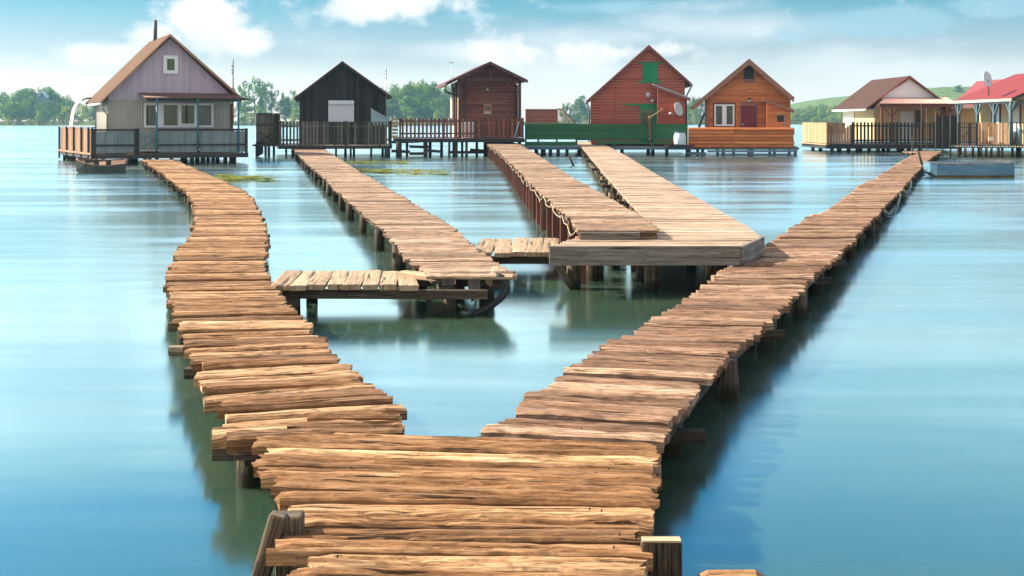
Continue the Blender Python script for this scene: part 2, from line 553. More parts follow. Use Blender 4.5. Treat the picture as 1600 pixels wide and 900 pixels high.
M['endgrain'] = timber('cut_post_end', (.12, .07, .04), (.5, .36, .22), (.75, .6, .42), 1.5, .8, .2, .5, .85, .2)
# houses
M['lilac'] = paint('lilac_cladding', (.45, .36, .44), .10, .7)
M['corr_grey'] = paint('grey_corrugated_cladding', (.34, .32, .28), .2, .6, .1, (.44, .36, .26), .3)
M['teal_panel'] = paint('teal_grey_railing_panel', (.16, .20, .205), .22, .6, .15, (.3, .36, .36), .5)
M['teal_trim'] = paint('blue_green_painted_steel', (.03, .15, .19), .15, .5)
M['old_board'] = timber('old_brown_boards', (.07, .035, .02), (.27, .15, .088), (.42, .27, .17), .8, .8, .3, .4, .85, .3)
M['dark_trim'] = paint('dark_weathered_trim', (.035, .03, .028), .3, .7)
M['roof_tile'] = paint('brown_weathered_roof_sheet', (.20, .118, .08), .28, .8, .3, (.12, .07, .045), .5, (2, 8, 1))
M['roof_edge'] = paint('brown_barge_board', (.42, .22, .12), .2, .7)
M['rust_roof'] = paint('rust_brown_corrugated_roof', (.15, .075, .06), .25, .65, .2, (.26, .14, .1), .4)
M['pink_roof'] = paint('faded_pink_corrugated_roof', (.52, .31, .26), .2, .7, .2)
M['black_wood'] = timber('black_stained_boards', (.005, .0045, .004), (.026, .021, .018), (.06, .048, .042), .9, .8, .6, .4, .75, .1)
M['grey_picket'] = timber('grey_picket_timber', (.018, .017, .015), (.085, .078, .066), (.20, .18, .15), .9, .8, .8, .4, .8, .2)
M['shutter'] = paint('white_roller_shutter', (.66, .70, .76), .06, .5)
M['blue_sheet'] = paint('pale_blue_sheet', (.30, .42, .46), .1, .5)
M['maroon_wood'] = timber('maroon_log_boards', (.05, .017, .012), (.185, .06, .04), (.27, .105, .07), .8, .7, .6, .4, .6, .2)
M['maroon_dark'] = paint('dark_maroon_timber', (.07, .028, .023), .25, .6)
M['cream'] = paint('cream_painted_wall', (.70, .60, .47), .10, .7)
M['yellow_wall'] = paint('yellow_ochre_wall', (.60, .42, .21), .10, .7)
M['white_paint'] = paint('white_paint', (.74, .74, .74), .06, .5)
M['red_board'] = timber('red_painted_boards', (.13, .03, .018), (.40, .085, .050), (.50, .15, .09), .7, .6, .35, .35, .6, .15)
M['red_trim'] = paint('red_brown_trim', (.24, .075, .055), .2, .6)
M['green_fence'] = paint('green_painted_boards', (.022, .105, .036), .25, .6, .2, (.05, .13, .055), .5)
M['green_bright'] = paint('bright_green_paint', (.008, .22, .09), .12, .55)
M['reed'] = timber('reed_matting', (.10, .035, .024), (.27, .11, .075), (.40, .2, .14), 1.6, .8, .3, .5, .85, .3)
M['orange_log'] = timber('orange_log_siding', (.20, .05, .016), (.58, .165, .05), (.72, .27, .095), .7, .7, .5, .4, .55, .3)
M['orange_fence'] = timber('orange_brown_log_rails', (.18, .05, .017), (.60, .19, .06), (.78, .30, .10), .7, .8, .6, .4, .6, .35)
M['brown_barge'] = paint('brown_eave_boards', (.30, .135, .09), .2, .65)
M['door_red'] = paint('wine_red_door', (.165, .018, .026), .12, .5)
M['blue_beam'] = paint('blue_grey_steel_beam', (.11, .165, .215), .25, .6)
M['brown_roof'] = paint('dark_brown_roof_sheet', (.062, .027, .019), .25, .6, .2, (.13, .07, .05), .5)
M['red_roof'] = paint('red_metal_roof', (.22, .042, .042), .15, .45, .1)
M['pale_red_roof'] = paint('pale_red_metal_roof', (.33, .085, .085), .1, .5, .1)
M['post_brown'] = paint('red_brown_post', (.17, .055, .035), .2, .6)
M['post_blue'] = paint('blue_grey_post', (.085, .13, .155), .2, .6)
M['black_fence'] = paint('black_fence_boards', (.03, .028, .027), .3, .7)
M['pine'] = timber('pale_fence_boards', (.16, .095, .045), (.39, .25, .14), (.54, .39, .24), .8, .8, .5, .3, .8, .2)
M['brown_fence'] = timber('brown_fence_boards', (.12, .06, .03), (.36, .20, .11), (.5, .31, .19), .8, .8, .6, .3, .8, .2)
M['dish'] = plain('white_enamel', (.52, .55, .58), .5)
M['metal'] = plain('grey_steel', (.25, .26, .27), .4, .6)
M['iron'] = plain('dark_iron', (.03, .03, .032), .55, .3)
M['rubber'] = plain('black_rubber', (.02, .02, .022), .5)
M['rope_m'] = plain('pale_rope', (.36, .29, .19), .9)
M['rope_white'] = plain('white_rope', (.25, .29, .31), .9)
M['boat_wood'] = timber('brown_boat_planks', (.05, .024, .016), (.20, .11, .075), (.40, .25, .17), .9, .9, .5, .4, .8, .3)
M['boat_green'] = paint('dark_green_hull', (.06, .075, .06), .3, .7)
M['boat_metal'] = paint('blue_grey_metal_hull', (.09, .19, .27), .45, .5, .2, (.36, .36, .30), .7, (2, 5, 1))
M['algae'] = paint('rusty_waterline', (.11, .07, .015), .4, .9)
M['barrel'] = plain('pale_plastic', (.50, .60, .68), .45)
M['chimney'] = plain('sooty_pipe', (.06, .065, .06), .6)

def glass_mat():
    m, w = new_mat('window_glass')
    d = w.n('ShaderNodeTexCoord').outputs['Object']
    n = w.noise(w.mapping(d, (2.2, 2.2, 1.2)), 1.0, 4.0, .6)
    col = w.ramp(n, [(.32, (.012, .022, .010)), (.52, (.04, .055, .018)), (.7, (.13, .12, .035))])  # green and yellow tones painted in for reflected trees
    finish(w, col, .06, n, .03, .01, spec=.6)
    return m
M['glass'] = glass_mat()

def leaf_mat(name, dark, light):
    m, w = new_mat(name)
    tn = tone_of(w)
    col = w.ramp(tn, [(0.0, dark), (1.0, light)])
    p = w.n('ShaderNodeBsdfDiffuse'); w.l(col, p.inputs[0])
    t = w.n('ShaderNodeBsdfTranslucent'); w.l(w.mix(1.0, col, (1.25, 1.2, .6), 'MULTIPLY'), t.inputs[0])
    a = w.n('ShaderNodeMixShader'); a.inputs[0].default_value = .5
    w.l(p.outputs[0], a.inputs[1]); w.l(t.outputs[0], a.inputs[2])
    o = w.n('ShaderNodeOutputMaterial'); w.l(a.outputs[0], o.inputs[0])
    return m
M['leaf'] = leaf_mat('green_foliage', (.025, .08, .012), (.19, .32, .03))
M['leaf_y'] = leaf_mat('yellow_green_foliage', (.11, .18, .012), (.34, .39, .035))
M['leaf_pale'] = leaf_mat('pale_green_foliage', (.05, .11, .03), (.20, .27, .07))
M['bark'] = timber('bark', (.03, .025, .02), (.10, .085, .07), (.2, .18, .15), 1, 1, .3, .6, .9, .2)
M['lily'] = leaf_mat('lily_leaves', (.16, .20, .025), (.48, .46, .08))
M['reeds'] = leaf_mat('reed_leaves', (.05, .065, .025), (.16, .14, .06))

def water_mat():
    m, w = new_mat('lake_water')
    geo = w.n('ShaderNodeNewGeometry')
    pos = geo.outputs['Position']
    x, y, z = w.sep(pos)
    # ripple smeared out: long soft swells only
    d1 = w.noise(w.mapping(pos, (.4, 1.3, 1)), 1.0, 2.0, .5, .2)
    d2 = w.noise(w.mapping(pos, (1.6, 7.0, 1), (9, 3, 0)), 1.0, 4.0, .6, .2)
    d3 = w.noise(w.mapping(pos, (.10, .5, 1), (2, 5, 0)), 1.0, 6.0, .62, .4)
    hgt = w.m('ADD', w.m('MULTIPLY', d1, .92), w.m('MULTIPLY', d2, .08))
    b = w.n('ShaderNodeBump')
    b.inputs['Strength'].default_value = .07
    b.inputs['Distance'].default_value = .06
    w.l(hgt, b.inputs['Height'])
    dif = w.n('ShaderNodeSubsurfaceScattering')          # light spreads in the turbid water: soft shadows
    w.l(w.mix(d3, WATER_A, WATER_B), dif.inputs['Color'])
    dif.inputs['Radius'].default_value = (.35, .6, .6)
    dif.inputs['Scale'].default_value = .9
    dif.inputs['Roughness'].default_value = 1.0
    gl = w.n('ShaderNodeBsdfGlossy')
    gl.inputs[0].default_value = (*WATER_GLOSS, 1)
    rr = w.m('ADD', .145, w.m('MULTIPLY', w.smooth(d3, .4, .65), .10))
    w.l(rr, gl.inputs['Roughness'])
    w.l(b.outputs[0], gl.inputs['Normal'])
    fr = w.n('ShaderNodeFresnel'); fr.inputs[0].default_value = WATER_IOR
    st = w.m('ADD', w.m('MULTIPLY', d3, .6), w.m('MULTIPLY', w.noise(w.mapping(pos, (.35, 2.6, 1), (7, 2, 0)), 1.0, 3.0, .5, .2), .4))
    k = w.m('MULTIPLY', fr.outputs[0], w.m('ADD', .84, w.m('MULTIPLY', st, .34)), clamp=True)
    mx = w.n('ShaderNodeMixShader')
    w.l(k, mx.inputs[0]); w.l(dif.outputs[0], mx.inputs[1]); w.l(gl.outputs[0], mx.inputs[2])
    o = w.n('ShaderNodeOutputMaterial'); w.l(mx.outputs[0], o.inputs[0])
    return m
WATER_A, WATER_B = (.021, .040, .022), (.024, .055, .036)
WATER_GLOSS, WATER_IOR = (.89, 1.0, 1.0), 1.9
M['water'] = water_mat()

def land_mat():
    m, w = new_mat('grassy_land')
    pos = w.n('ShaderNodeNewGeometry').outputs['Position']
    n1 = w.noise(pos, .012, 5.0, .6)
    n2 = w.noise(pos, .22, 6.0, .65)
    x, y, z = w.sep(pos)
    rows = w.m('SINE', w.m('MULTIPLY', w.m('ADD', w.m('MULTIPLY', x, .75), w.m('MULTIPLY', y, .5)), 1.1))
    vine = w.mix(w.m('ADD', w.m('MULTIPLY', rows, .35), w.m('MULTIPLY', w.smooth(n2, .3, .7), .8)), (.06, .095, .02), (.155, .20, .05))
    grass = w.ramp(n2, [(.3, (.05, .075, .02)), (.55, (.10, .125, .035)), (.75, (.19, .17, .07))])
    col = w.mix(w.smooth(z, 5.0, 9.0), grass, vine)
    finish(w, col, .95, n2, .4, .5, spec=.1)
    return m
M['land'] = land_mat()

# ------------------------------------------------------------------ water, land, far bank
def build_setting():
    mb = MB()
    mb.prism([(-640, -60, 0), (760, -60, 0), (760, 760, 0), (-640, 760, 0)], (0, 0, -4))
    tag(mb.build('water', M['water']), kind='structure')
    # far land: height field beyond the shore
    xs = np.linspace(-640, 760, 120)
    ys = np.concatenate([np.linspace(0, 40, 9), np.linspace(52, 250, 30)])
    X = np.repeat(xs[:, None], len(ys), 1)
    shore = 385 + 18 * vnoise(xs / 60, xs * 0 + 3, 4) + 6 * vnoise(xs / 14, xs * 0 + 1, 5) + np.clip((xs - 20) / 100, 0, 1) * 110
    Y = shore[:, None] + ys[None, :]
    D = np.broadcast_to(ys[None, :], X.shape)
    Z = -.7 + np.clip(D / 6, 0, 1) * 1.6 + .4 * vnoise(X / 20, Y / 20, 6)
    hill = 17.5 * np.exp(-((X - 232) / 82) ** 2) * np.clip((D - 20) / 130, 0, 1) ** 1.0
    hill = np.where(X > 232, 17.5 * np.clip((D - 20) / 130, 0, 1) * (1 - np.clip((X - 330) / 300, 0, 1) * .55), hill)
    Z = Z + hill + 1.2 * vnoise(X / 45, Y / 45, 8) * np.clip(hill / 8, 0, 1)
    P = np.stack([X, Y, Z], 2)
    mb = MB(); mb.sheet(P, 3.0, (0, 0, 1))
    o = mb.build('hills', M['land'], smooth=True, fix=True)
    tag(o, kind='structure')
    return lambda x, y: float(np.interp(x, xs, Z[:, :].T[np.argmin(np.abs(ys - max(0, y - np.interp(x, xs, shore))))])), (lambda x: float(np.interp(x, xs, shore)))
land_z, shore_y = build_setting()

# ------------------------------------------------------------------ trees
def crown_mesh(name, kind, seed, mat, nleaf=2600):
    rnd = random.Random(seed)
    rg = np.random.default_rng(seed)
    blobs = []
    if kind == 'round':
        for i in range(26):
            a = rnd.uniform(0, 6.28); h = rnd.uniform(.12, .95)
            rr = .36 * math.sin(math.pi * min(1, h * .86 + .1)) ** .6 * rnd.uniform(.3, 1)
            blobs.append((rr * math.cos(a), rr * math.sin(a), h * .9 + .06, rnd.uniform(.09, .17)))
    elif kind == 'tall':
        for i in range(26):
            a = rnd.uniform(0, 6.28); h = rnd.uniform(.1, .97)
            rr = .2 * (1.1 - h) ** .45 * rnd.uniform(.2, 1)
            blobs.append((rr * math.cos(a), rr * math.sin(a), h * .93 + .03, rnd.uniform(.06, .12)))
    elif kind == 'airy':
        for i in range(30):
            a = rnd.uniform(0, 6.28); h = rnd.uniform(.32, .97)
            rr = .42 * math.sin(math.pi * min(1, (h - .25) * 1.15 + .08)) ** .5 * rnd.uniform(.45, 1)
            blobs.append((rr * math.cos(a), rr * math.sin(a), h * .92 + .05, rnd.uniform(.055, .105)))
    else:   # bush
        for i in range(16):
            a = rnd.uniform(0, 6.28); h = rnd.uniform(.05, .8)
            rr = .42 * (1 - h * .7) * rnd.uniform(.2, 1)
            blobs.append((rr * math.cos(a), rr * math.sin(a), h, rnd.uniform(.14, .24)))
    blobs = np.array(blobs)
    w = blobs[:, 3] ** 2.2; w /= w.sum()
    idx = rg.choice(len(blobs), nleaf, p=w)
    d = rg.normal(size=(nleaf, 3)); d /= np.linalg.norm(d, axis=1)[:, None]
    r = rg.uniform(.45, 1.12, nleaf) ** .7
    c = blobs[idx, :3] + d * (blobs[idx, 3] * r)[:, None]
    n = d + rg.normal(scale=.6, size=(nleaf, 3)) + np.array([0, 0, .5]); n /= np.linalg.norm(n, axis=1)[:, None]
    t = np.cross(n, rg.normal(size=(nleaf, 3))); t /= np.linalg.norm(t, axis=1)[:, None]
    b = np.cross(n, t)
    s = rg.uniform(.012, .030, nleaf)[:, None] * (1.7 if kind == 'bush' else 1.15)
    q = np.stack([c - t * s, c - b * s * .6 + n * s * .2, c + t * s, c + b * s * .6 - n * s * .1], 1).reshape(-1, 3)
    me = bpy.data.meshes.new(name)
    me.from_pydata(q.tolist(), [], [(4 * i, 4 * i + 1, 4 * i + 2, 4 * i + 3) for i in range(nleaf)])
    a = me.attributes.new('tone', 'FLOAT', 'FACE')
    bt = rg.uniform(0, 1, len(blobs))
    a.data.foreach_set('value', np.clip(.55 * bt[idx] + .45 * rg.uniform(0, 1, nleaf), 0, 1))
    me.materials.append(mat)
    return me, blobs
def trunk_mesh(name, kind, blobs, seed):
    rnd = random.Random(seed)
    mb = MB()
    top = .75 if kind != 'bush' else .4
    rad = .022
    pts = [(0, 0, -.03), (rnd.uniform(-.01, .01), rnd.uniform(-.01, .01), .2), (rnd.uniform(-.03, .03), rnd.uniform(-.03, .03), .45), (rnd.uniform(-.05, .05), rnd.uniform(-.05, .05), top)]
    mb.tube(pts, [rad * 1.3, rad, rad * .7, rad * .25], 7)
    for bl in rnd.sample(list(map(tuple, blobs)), min(9, len(blobs))):
        z0 = min(bl[2] * .6, top * .8)
        k = z0 / top
        mb.tube([(pts[3][0] * k, pts[3][1] * k, z0), (bl[0] * .5, bl[1] * .5, (z0 + bl[2]) * .52), bl[:3]], [rad * .5, rad * .32, rad * .1], 5)
    o = mb.build(name, M['bark'])
    me = o.data
    org = np.array(o.location)
    co = np.zeros(len(me.vertices) * 3); me.vertices.foreach_get('co', co)
    me.vertices.foreach_set('co', (co.reshape(-1, 3) + org).ravel())
    bpy.data.objects.remove(o)
    return me
PROTO = {}
for _k, (_kind, _seed, _mat, _n) in {'round_a': ('round', 3, 'leaf', 3000), 'round_b': ('round', 8, 'leaf', 3000), 'round_y': ('round', 15, 'leaf_y', 2600),
                                     'tall_a': ('tall', 21, 'leaf', 2400), 'airy_a': ('airy', 31, 'leaf', 2000), 'airy_b': ('airy', 37, 'leaf_pale', 2000),
                                     'bush_a': ('bush', 41, 'leaf', 1200), 'bush_y': ('bush', 45, 'leaf_y', 1200), 'bush_p': ('bush', 49, 'leaf_pale', 1200)}.items():
    _cm, _bl = crown_mesh('crown', _kind, _seed, M[_mat], _n)
    PROTO[_k] = (_cm, trunk_mesh('trunk', _kind, _bl, _seed))
def tree(proto, px, d, top_py, wpx, name, label, cat='tree', group=None, base_z=None):
    x = (px - 800) / FOC * d
    bz = land_z(x, d) - .2 if base_z is None else base_z
    h = EYE - (top_py - HOR) / FOC * d - bz
    wid = wpx / FOC * d
    e = thing(name, label, cat, (x, d, bz), group)
    cm, tm = PROTO[proto]
    full = {'round': .85, 'tall': .5, 'airy': .95, 'bush': 1.1}[proto.split('_')[0]]
    sx = wid / full
    for nm, me in (('trunk', tm), ('crown', cm)):
        o = bpy.data.objects.new(nm, me)
        COL.objects.link(o)
        o.parent = e
        o.scale = (sx, sx, h) if nm == 'crown' else (min(sx, h), min(sx, h), h)
    e.rotation_euler.z = random.uniform(0, 6.28)
    return e
ORD = ['first', 'second', 'third', 'fourth', 'fifth', 'sixth', 'seventh', 'eighth', 'ninth', 'tenth', 'eleventh', 'twelfth', 'thirteenth', 'fourteenth', 'fifteenth',
       'sixteenth', 'seventeenth', 'eighteenth', 'nineteenth', 'twentieth', 'twenty-first', 'twenty-second', 'twenty-third', 'twenty-fourth', 'twenty-fifth', 'twenty-sixth',
       'twenty-seventh', 'twenty-eighth', 'twenty-ninth', 'thirtieth']
def grove(items, name, word, where, group, cat='tree'):
    for i, it in enumerate(sorted(items, key=lambda q: q[1])):
        proto, px, d, top, wpx = it
        look = {'round_a': 'round', 'round_b': 'broad', 'round_y': 'yellow-green', 'tall_a': 'tall narrow', 'airy_a': 'tall gappy', 'airy_b': 'pale gappy',
                'bush_a': 'dark green', 'bush_y': 'yellow-green', 'bush_p': 'pale green'}[proto]
        tree(proto, px, d, top, wpx, name, f'{look} {word} {where}, {ORD[i]} from the left', cat, group)
grove([('round_a', -22, 432, 150, 60), ('round_b', 10, 425, 143, 46), ('round_a', 30, 418, 141, 50), ('tall_a', 48, 440, 138, 44), ('round_b', 52, 414, 150, 44), ('airy_a', 62, 445, 138, 40),
       ('round_a', 84, 420, 141, 40), ('tall_a', 76, 430, 136, 40), ('round_b', 92, 426, 152, 38), ('round_a', 112, 436, 158, 36), ('round_y', 100, 405, 166, 30), ('round_y', 128, 408, 164, 30),
       ('round_b', 146, 420, 160, 40), ('round_y', 28, 428, 146, 34), ('round_y', 104, 432, 150, 30), ('round_a', 172, 425, 158, 46), ('round_b', 20, 408, 158, 50), ('round_a', 70, 408, 158, 44)],
      'bank_tree', 'tree', 'in the wood left of the lilac house', 'trees in the wood on the left bank')
grove([('bush_y', 13, 396, 184, 13), ('bush_y', 43, 396, 185, 8), ('bush_y', 58, 398, 177, 12), ('bush_a', 84, 398, 180, 12), ('bush_y', 140, 398, 182, 16)],
      'shore_bush', 'bush', 'on the shore left of the lilac house', 'bushes on the left shore', 'bush')
grove([('airy_a', 398, 420, 122, 44), ('airy_b', 424, 425, 127, 46), ('airy_a', 372, 430, 134, 34), ('round_b', 446, 420, 150, 34), ('airy_b', 456, 430, 140, 36), ('round_a', 384, 412, 166, 40),
       ('round_b', 414, 410, 168, 40), ('round_a', 470, 415, 152, 40), ('round_y', 393, 404, 176, 16), ('round_y', 458, 404, 176, 16), ('round_a', 350, 430, 150, 34)],
      'bank_tree', 'tree', 'between the lilac house and the black hut', 'trees between the lilac house and the black hut')
grove([('round_a', 592, 420, 136, 44), ('round_b', 612, 428, 131, 46), ('round_a', 634, 422, 133, 44), ('round_b', 655, 430, 128, 46), ('round_a', 676, 424, 131, 44), ('round_b', 698, 428, 133, 46),
       ('round_y', 640, 438, 130, 40), ('round_y', 665, 440, 128, 40), ('round_a', 645, 412, 152, 50), ('round_b', 605, 412, 156, 40), ('round_a', 688, 412, 152, 44), ('bush_y', 681, 402, 172, 20), ('bush_y', 640, 402, 180, 22), ('bush_y', 704, 402, 180, 14)],
      'bank_tree', 'tree', 'between the black hut and the maroon hut', 'trees between the black hut and the maroon hut')
grove([('airy_b', 884, 505, 160, 26), ('airy_b', 900, 500, 154, 24), ('tall_a', 907, 505, 150, 30), ('round_b', 918, 500, 164, 26), ('round_a', 890, 495, 178, 34), ('round_y', 908, 495, 180, 26)],
      'bank_tree', 'tree', 'left of the red gabled house', 'trees left of the red gabled house')
grove([('round_b', 1082, 500, 150, 20), ('round_a', 1094, 500, 154, 24), ('round_y', 1088, 496, 170, 24), ('round_b', 1078, 502, 162, 22)],
      'bank_tree', 'tree', 'between the red house and the orange house', 'trees between the red house and the orange house')
_hb = random.Random(5)
_items = []
for _i in range(30):
    _px = 1232 + _i * 3.6 + _hb.uniform(-2, 2)
    _row = (_i * 3) % 4
    _d = (504, 522, 548, 578)[_row] + _hb.uniform(-4, 4)
    _items.append((_hb.choice(['bush_a', 'bush_p', 'bush_y', 'bush_y']), _px, _d, (182, 174, 168, 163.5)[_row] + _hb.uniform(-2, 2) + (0 if _px > 1262 else 1.5), _hb.uniform(17, 30)))
grove(_items, 'hillside_bush', 'bush', 'on the vineyard slope right of the orange house', 'bushes on the vineyard slope', 'bush')
_items = []
for _i in range(20):
    _px = 1236 + _i * 4.6 + _hb.uniform(-2, 2)
    _items.append((_hb.choice(['bush_a', 'bush_y', 'bush_p', 'bush_y']), _px, _hb.uniform(560, 600), (168 if _px < 1262 else 163) + _hb.uniform(-2.5, 3), _hb.uniform(7, 15)))
grove(_items, 'hillside_bush', 'bush', 'high on the slope near the orange house', 'bushes high on the vineyard slope', 'bush')
tree('round_b', 1473, 620, 145, 16, 'hilltop_tree', 'low round tree on the hilltop between the two right-hand roofs', 'tree', 'trees on the hilltop')
tree('tall_a', 1497, 620, 133, 17, 'hilltop_tree', 'taller pointed tree on the hilltop beside the red roof', 'tree', 'trees on the hilltop')
def reeds():
    rg = np.random.default_rng(3)
    vs, fs, tones = [], [], []
    for i in range(9000):
        x = rg.uniform(-210, 330)
        y = shore_y(x) + 2.0 + rg.uniform(0, 5)
        h = rg.uniform(.7, 2.0) * (1 + .5 * float(vnoise(np.array([x / 9]), np.array([2.]), 3)[0]))
        a = rg.uniform(0, 6.28); s = rg.uniform(.08, .22)
        n = len(vs)
        vs += [(x - s * math.cos(a), y - s * math.sin(a), -.1), (x + s * math.cos(a), y + s * math.sin(a), -.1), (x + rg.uniform(-.3, .3), y, h)]
        fs.append((n, n + 1, n + 2)); tones.append(rg.uniform())
    mb = MB(); mb.raw(vs, fs, [(0, 0)] * (3 * len(fs)), tones)
    tag(mb.build('reeds', M['reeds'], fix=False), 'brown green reeds along the far shore', 'reeds', kind='stuff')
reeds()
def far_house():
    d = 411
    e = thing('far_house', 'tiny blue grey gabled house among the trees of the left bank', 'house', at(64, 196, d) * 1)
    a, b = at(59, 152, d), at(72, 152, d)
    top = at(66, 144.5, d)
    mb = MB(); mb.prism([at(59, 191, d), at(72, 191, d), b, top, a], (-2, 9, 0)); mb.build('wall', M['post_blue'], e)
    mb = MB()
    for q in (a, b):
        v = (q - top) * 1.12
        mb.prism([top + Vector((.1, -.5, .05)), top + v + Vector((.1, -.5, .05)), top + v + Vector((.1, -.5, .5)), top + Vector((.1, -.5, .5))], (-2.2, 10, 0))
    mb.build('roof', M['dish'], e)
far_house()

# ------------------------------------------------------------------ boardwalks
def edge_fn(pts, z):
    """photo points along one edge of a level deck -> x as a function of the distance"""
    w = sorted([(gp(px, py, z).y, gp(px, py, z).x) for px, py in pts])
    ds, xs = np.array([a for a, _ in w]), np.array([b for _, b in w])
    return (lambda d: float(np.interp(d, ds, xs))), ds.min(), ds.max()
def res(d):
    return (60, 9) if d < 7.5 else (26, 6) if d < 12 else (12, 4) if d < 22 else (6, 3)
def deck(mb, L, Rr, z, d0, d1, wmin, wmax, yaw=lambda d: 0.0, jit=.03, zj=.008, thick=.04, gap=.012, rough=1.0, sag=lambda d: 0.0, rag=.02, tj=.02):
    d = d0
    while d < d1:
        w = random.uniform(wmin, wmax)
        dc = d + w / 2
        nu, nv = res(dc)
        a = yaw(dc) + random.gauss(0, .020 * rough)
        hw = math.tan(a) * (Rr(dc) - L(dc)) / 2
        l, r = L(dc - hw) + random.uniform(-jit, jit) * 1.3, Rr(dc + hw) + random.uniform(-jit, jit)
        add_plank(mb, ((l + r) / 2, dc, z + sag(dc) + random.gauss(0, zj)), (r - l) / math.cos(a), w, thick * random.uniform(.8, 1.25), a,
                  random.gauss(0, tj * .7), random.gauss(0, .004), nu, nv, rough, rag)
        d += w + random.uniform(.2, 1.6) * gap
def post(name, parent, x, y, z0, z1, r, mat='post', lean=(0, 0), n=9, square=False):
    mb = MB()
    if square:
        mb.beam((x + lean[0], y + lean[1], z0), (x, y, z1), r * 2, r * 2)
    else:
        zs = [z0, 0.02, z1 * .55, z1]
        mb.tube([(x + lean[0] * (1 - (q - z0) / (z1 - z0)), y + lean[1] * (1 - (q - z0) / (z1 - z0)), q) for q in zs], [r * 1.06, r * 1.03, r, r * .95], n, wob=.13)
    return mb.build(name, M[mat], parent, smooth=not square, bevel=.006 if square else 0)
def stringer(parent, L, z, d0, d1, inset, w=.06, h=.09, mat='post_dark', step=2.0, name='beam'):
    mb = MB()
    ds = list(np.arange(d0, d1, step)) + [d1]
    for a, b in zip(ds[:-1], ds[1:]):
        mb.beam((L(a) + inset, a, z), (L(b) + inset, b + .03, z), w, h)
    return mb.build(name, M[mat], parent)

# --- landing in the foreground and the two long walks that fork from it
ZD = .27
def landing():
    e = thing('boardwalk_landing', 'broad foreground landing of thick cracked warm brown boards where the two walks fork', 'boardwalk', (0, 4.0, 0))
    mb = MB()
    # left and right ends of the boards as the photograph shows them (row, x)
    lt = [(660, 372), (672, 362), (684, 339), (700, 400), (712, 418), (726, 402), (742, 400), (756, 432), (772, 430), (788, 434), (801, 472), (826, 473), (834, 432), (868, 430), (872, 488), (888, 486), (896, 455), (960, 450), (1100, 440), (1500, 430), (3000, 420)]
    rt = [(660, 905), (672, 1006), (690, 1022), (706, 1016), (724, 1020), (742, 1022), (758, 1018), (774, 1010), (786, 1024), (800, 1016), (818, 1020), (834, 996), (850, 1012), (868, 1012), (882, 1000), (900, 1000), (960, 1010), (1100, 1020), (1500, 1020), (3000, 1020)]
    d = gp(800, 681, ZD).y
    i = 0
    ws = [.085, .12, .10, .125, .10, .13, .075, .12, .085, .095, .085, .11, .095, .12]
    while d > -.6:
        w = ws[i] if i < len(ws) else random.uniform(.10, .17)
        dc = d - w / 2
        py = HOR + FOC * (EYE - ZD) / max(dc, .9)
        k = dc if dc > .9 else .9
        l = (np.interp(py, *zip(*lt)) - 800) / FOC * k + random.uniform(-.012, .012)
        r = (np.interp(py, *zip(*rt)) - 800) / FOC * k + random.uniform(-.012, .012)
        a = -.14 * max(0, (dc - 3.9) / 1.4) - .022 + random.gauss(0, .014)
        zz = ZD + random.gauss(0, .003) + (.006 if i in (1, 3, 5) else 0)
        add_plank(mb, ((l + r) / 2, dc, zz), (r - l) / math.cos(a), w * 1.02, .05 * random.uniform(.85, 1.2), a, random.gauss(0, .018), random.gauss(0, .002),
                  140 if dc > 2.4 else 40, 18 if dc > 2.4 else 8, 1.25, .035, cracks=7)
        d -= w + random.choice([.018, .022, .026, .032])
        i += 1
    # a skewed odd board closing the left walk
    dk = mb.build('deck', M['deck_near'], e)
    for _ in range(26):
        y = random.uniform(3.3, 5.3); sx = random.choice([-.62, .35, .3, -.55]) + random.uniform(-.05, .05)
        a = random.uniform(0, 6.28)
        mb = MB(); mb.tube([(sx, y, ZD - .004), (sx, y, ZD + .004)], .003, 6); mb.build('nail', M['iron'], dk)
    for sx in (-.60, .32):
        mb = MB(); mb.beam((sx, -.4, ZD - .115), (sx * .98, 5.2, ZD - .115), .10, .10); mb.build('beam', M['post_dark'], e)
    mb = MB(); mb.box((-.14, 2.4, ZD - .082), (.80, 5.4, .025), None, 1); mb.build('gap_light_block', M['post_dark'], e)  # added unseen board, stops sunlight falling through the deck gaps
    for x, y in ((-1.155, 5.35), (-.55, 3.5), (.42, 4.6), (.36, 2.6), (-.5, 2.2)):
        post('post', e, x, y, -.8, ZD - .06, .055)
    # stump set in the notch of the left edge
    p = gp(455, 799, .315)
    mb = MB(); mb.beam((p.x, p.y - .02, -.8), (p.x, p.y - .02, .315), .085, .075); mb.build('stump', M['post'], e, bevel=.008)
    return e
landing()
def leaning_plank():
    t, b = gp(439, 798, .33), gp(392, 958, .02)
    e = thing('leaning_post', 'mossy dark post leaning against the left edge of the foreground landing', 'post', (b.x, b.y, -.2))
    mb = MB(); mb.beam(b + (b - t) * 1.1, t + Vector((0, -.03, 0)), .055, .085, up=(0, 1, 0)); mb.build('shaft', M['post'], e, bevel=.008)
leaning_plank()
def right_stump():
    c = gp(1033, 842, .30)
    e = thing('mooring_post', 'thick sawn post standing against the right edge of the foreground landing', 'post', (c.x, c.y, 0))
    mb = MB(); mb.beam((c.x + .012, c.y - .01, -.8), (c.x, c.y, .295), .045, .125, up=(1, 0, 0)); mb.build('shaft', M['post'], e, bevel=.006)
    mb = MB(); mb.box((c.x, c.y, .298), (.120, .042, .006)); mb.build('cut_top', M['endgrain'], e)
right_stump()
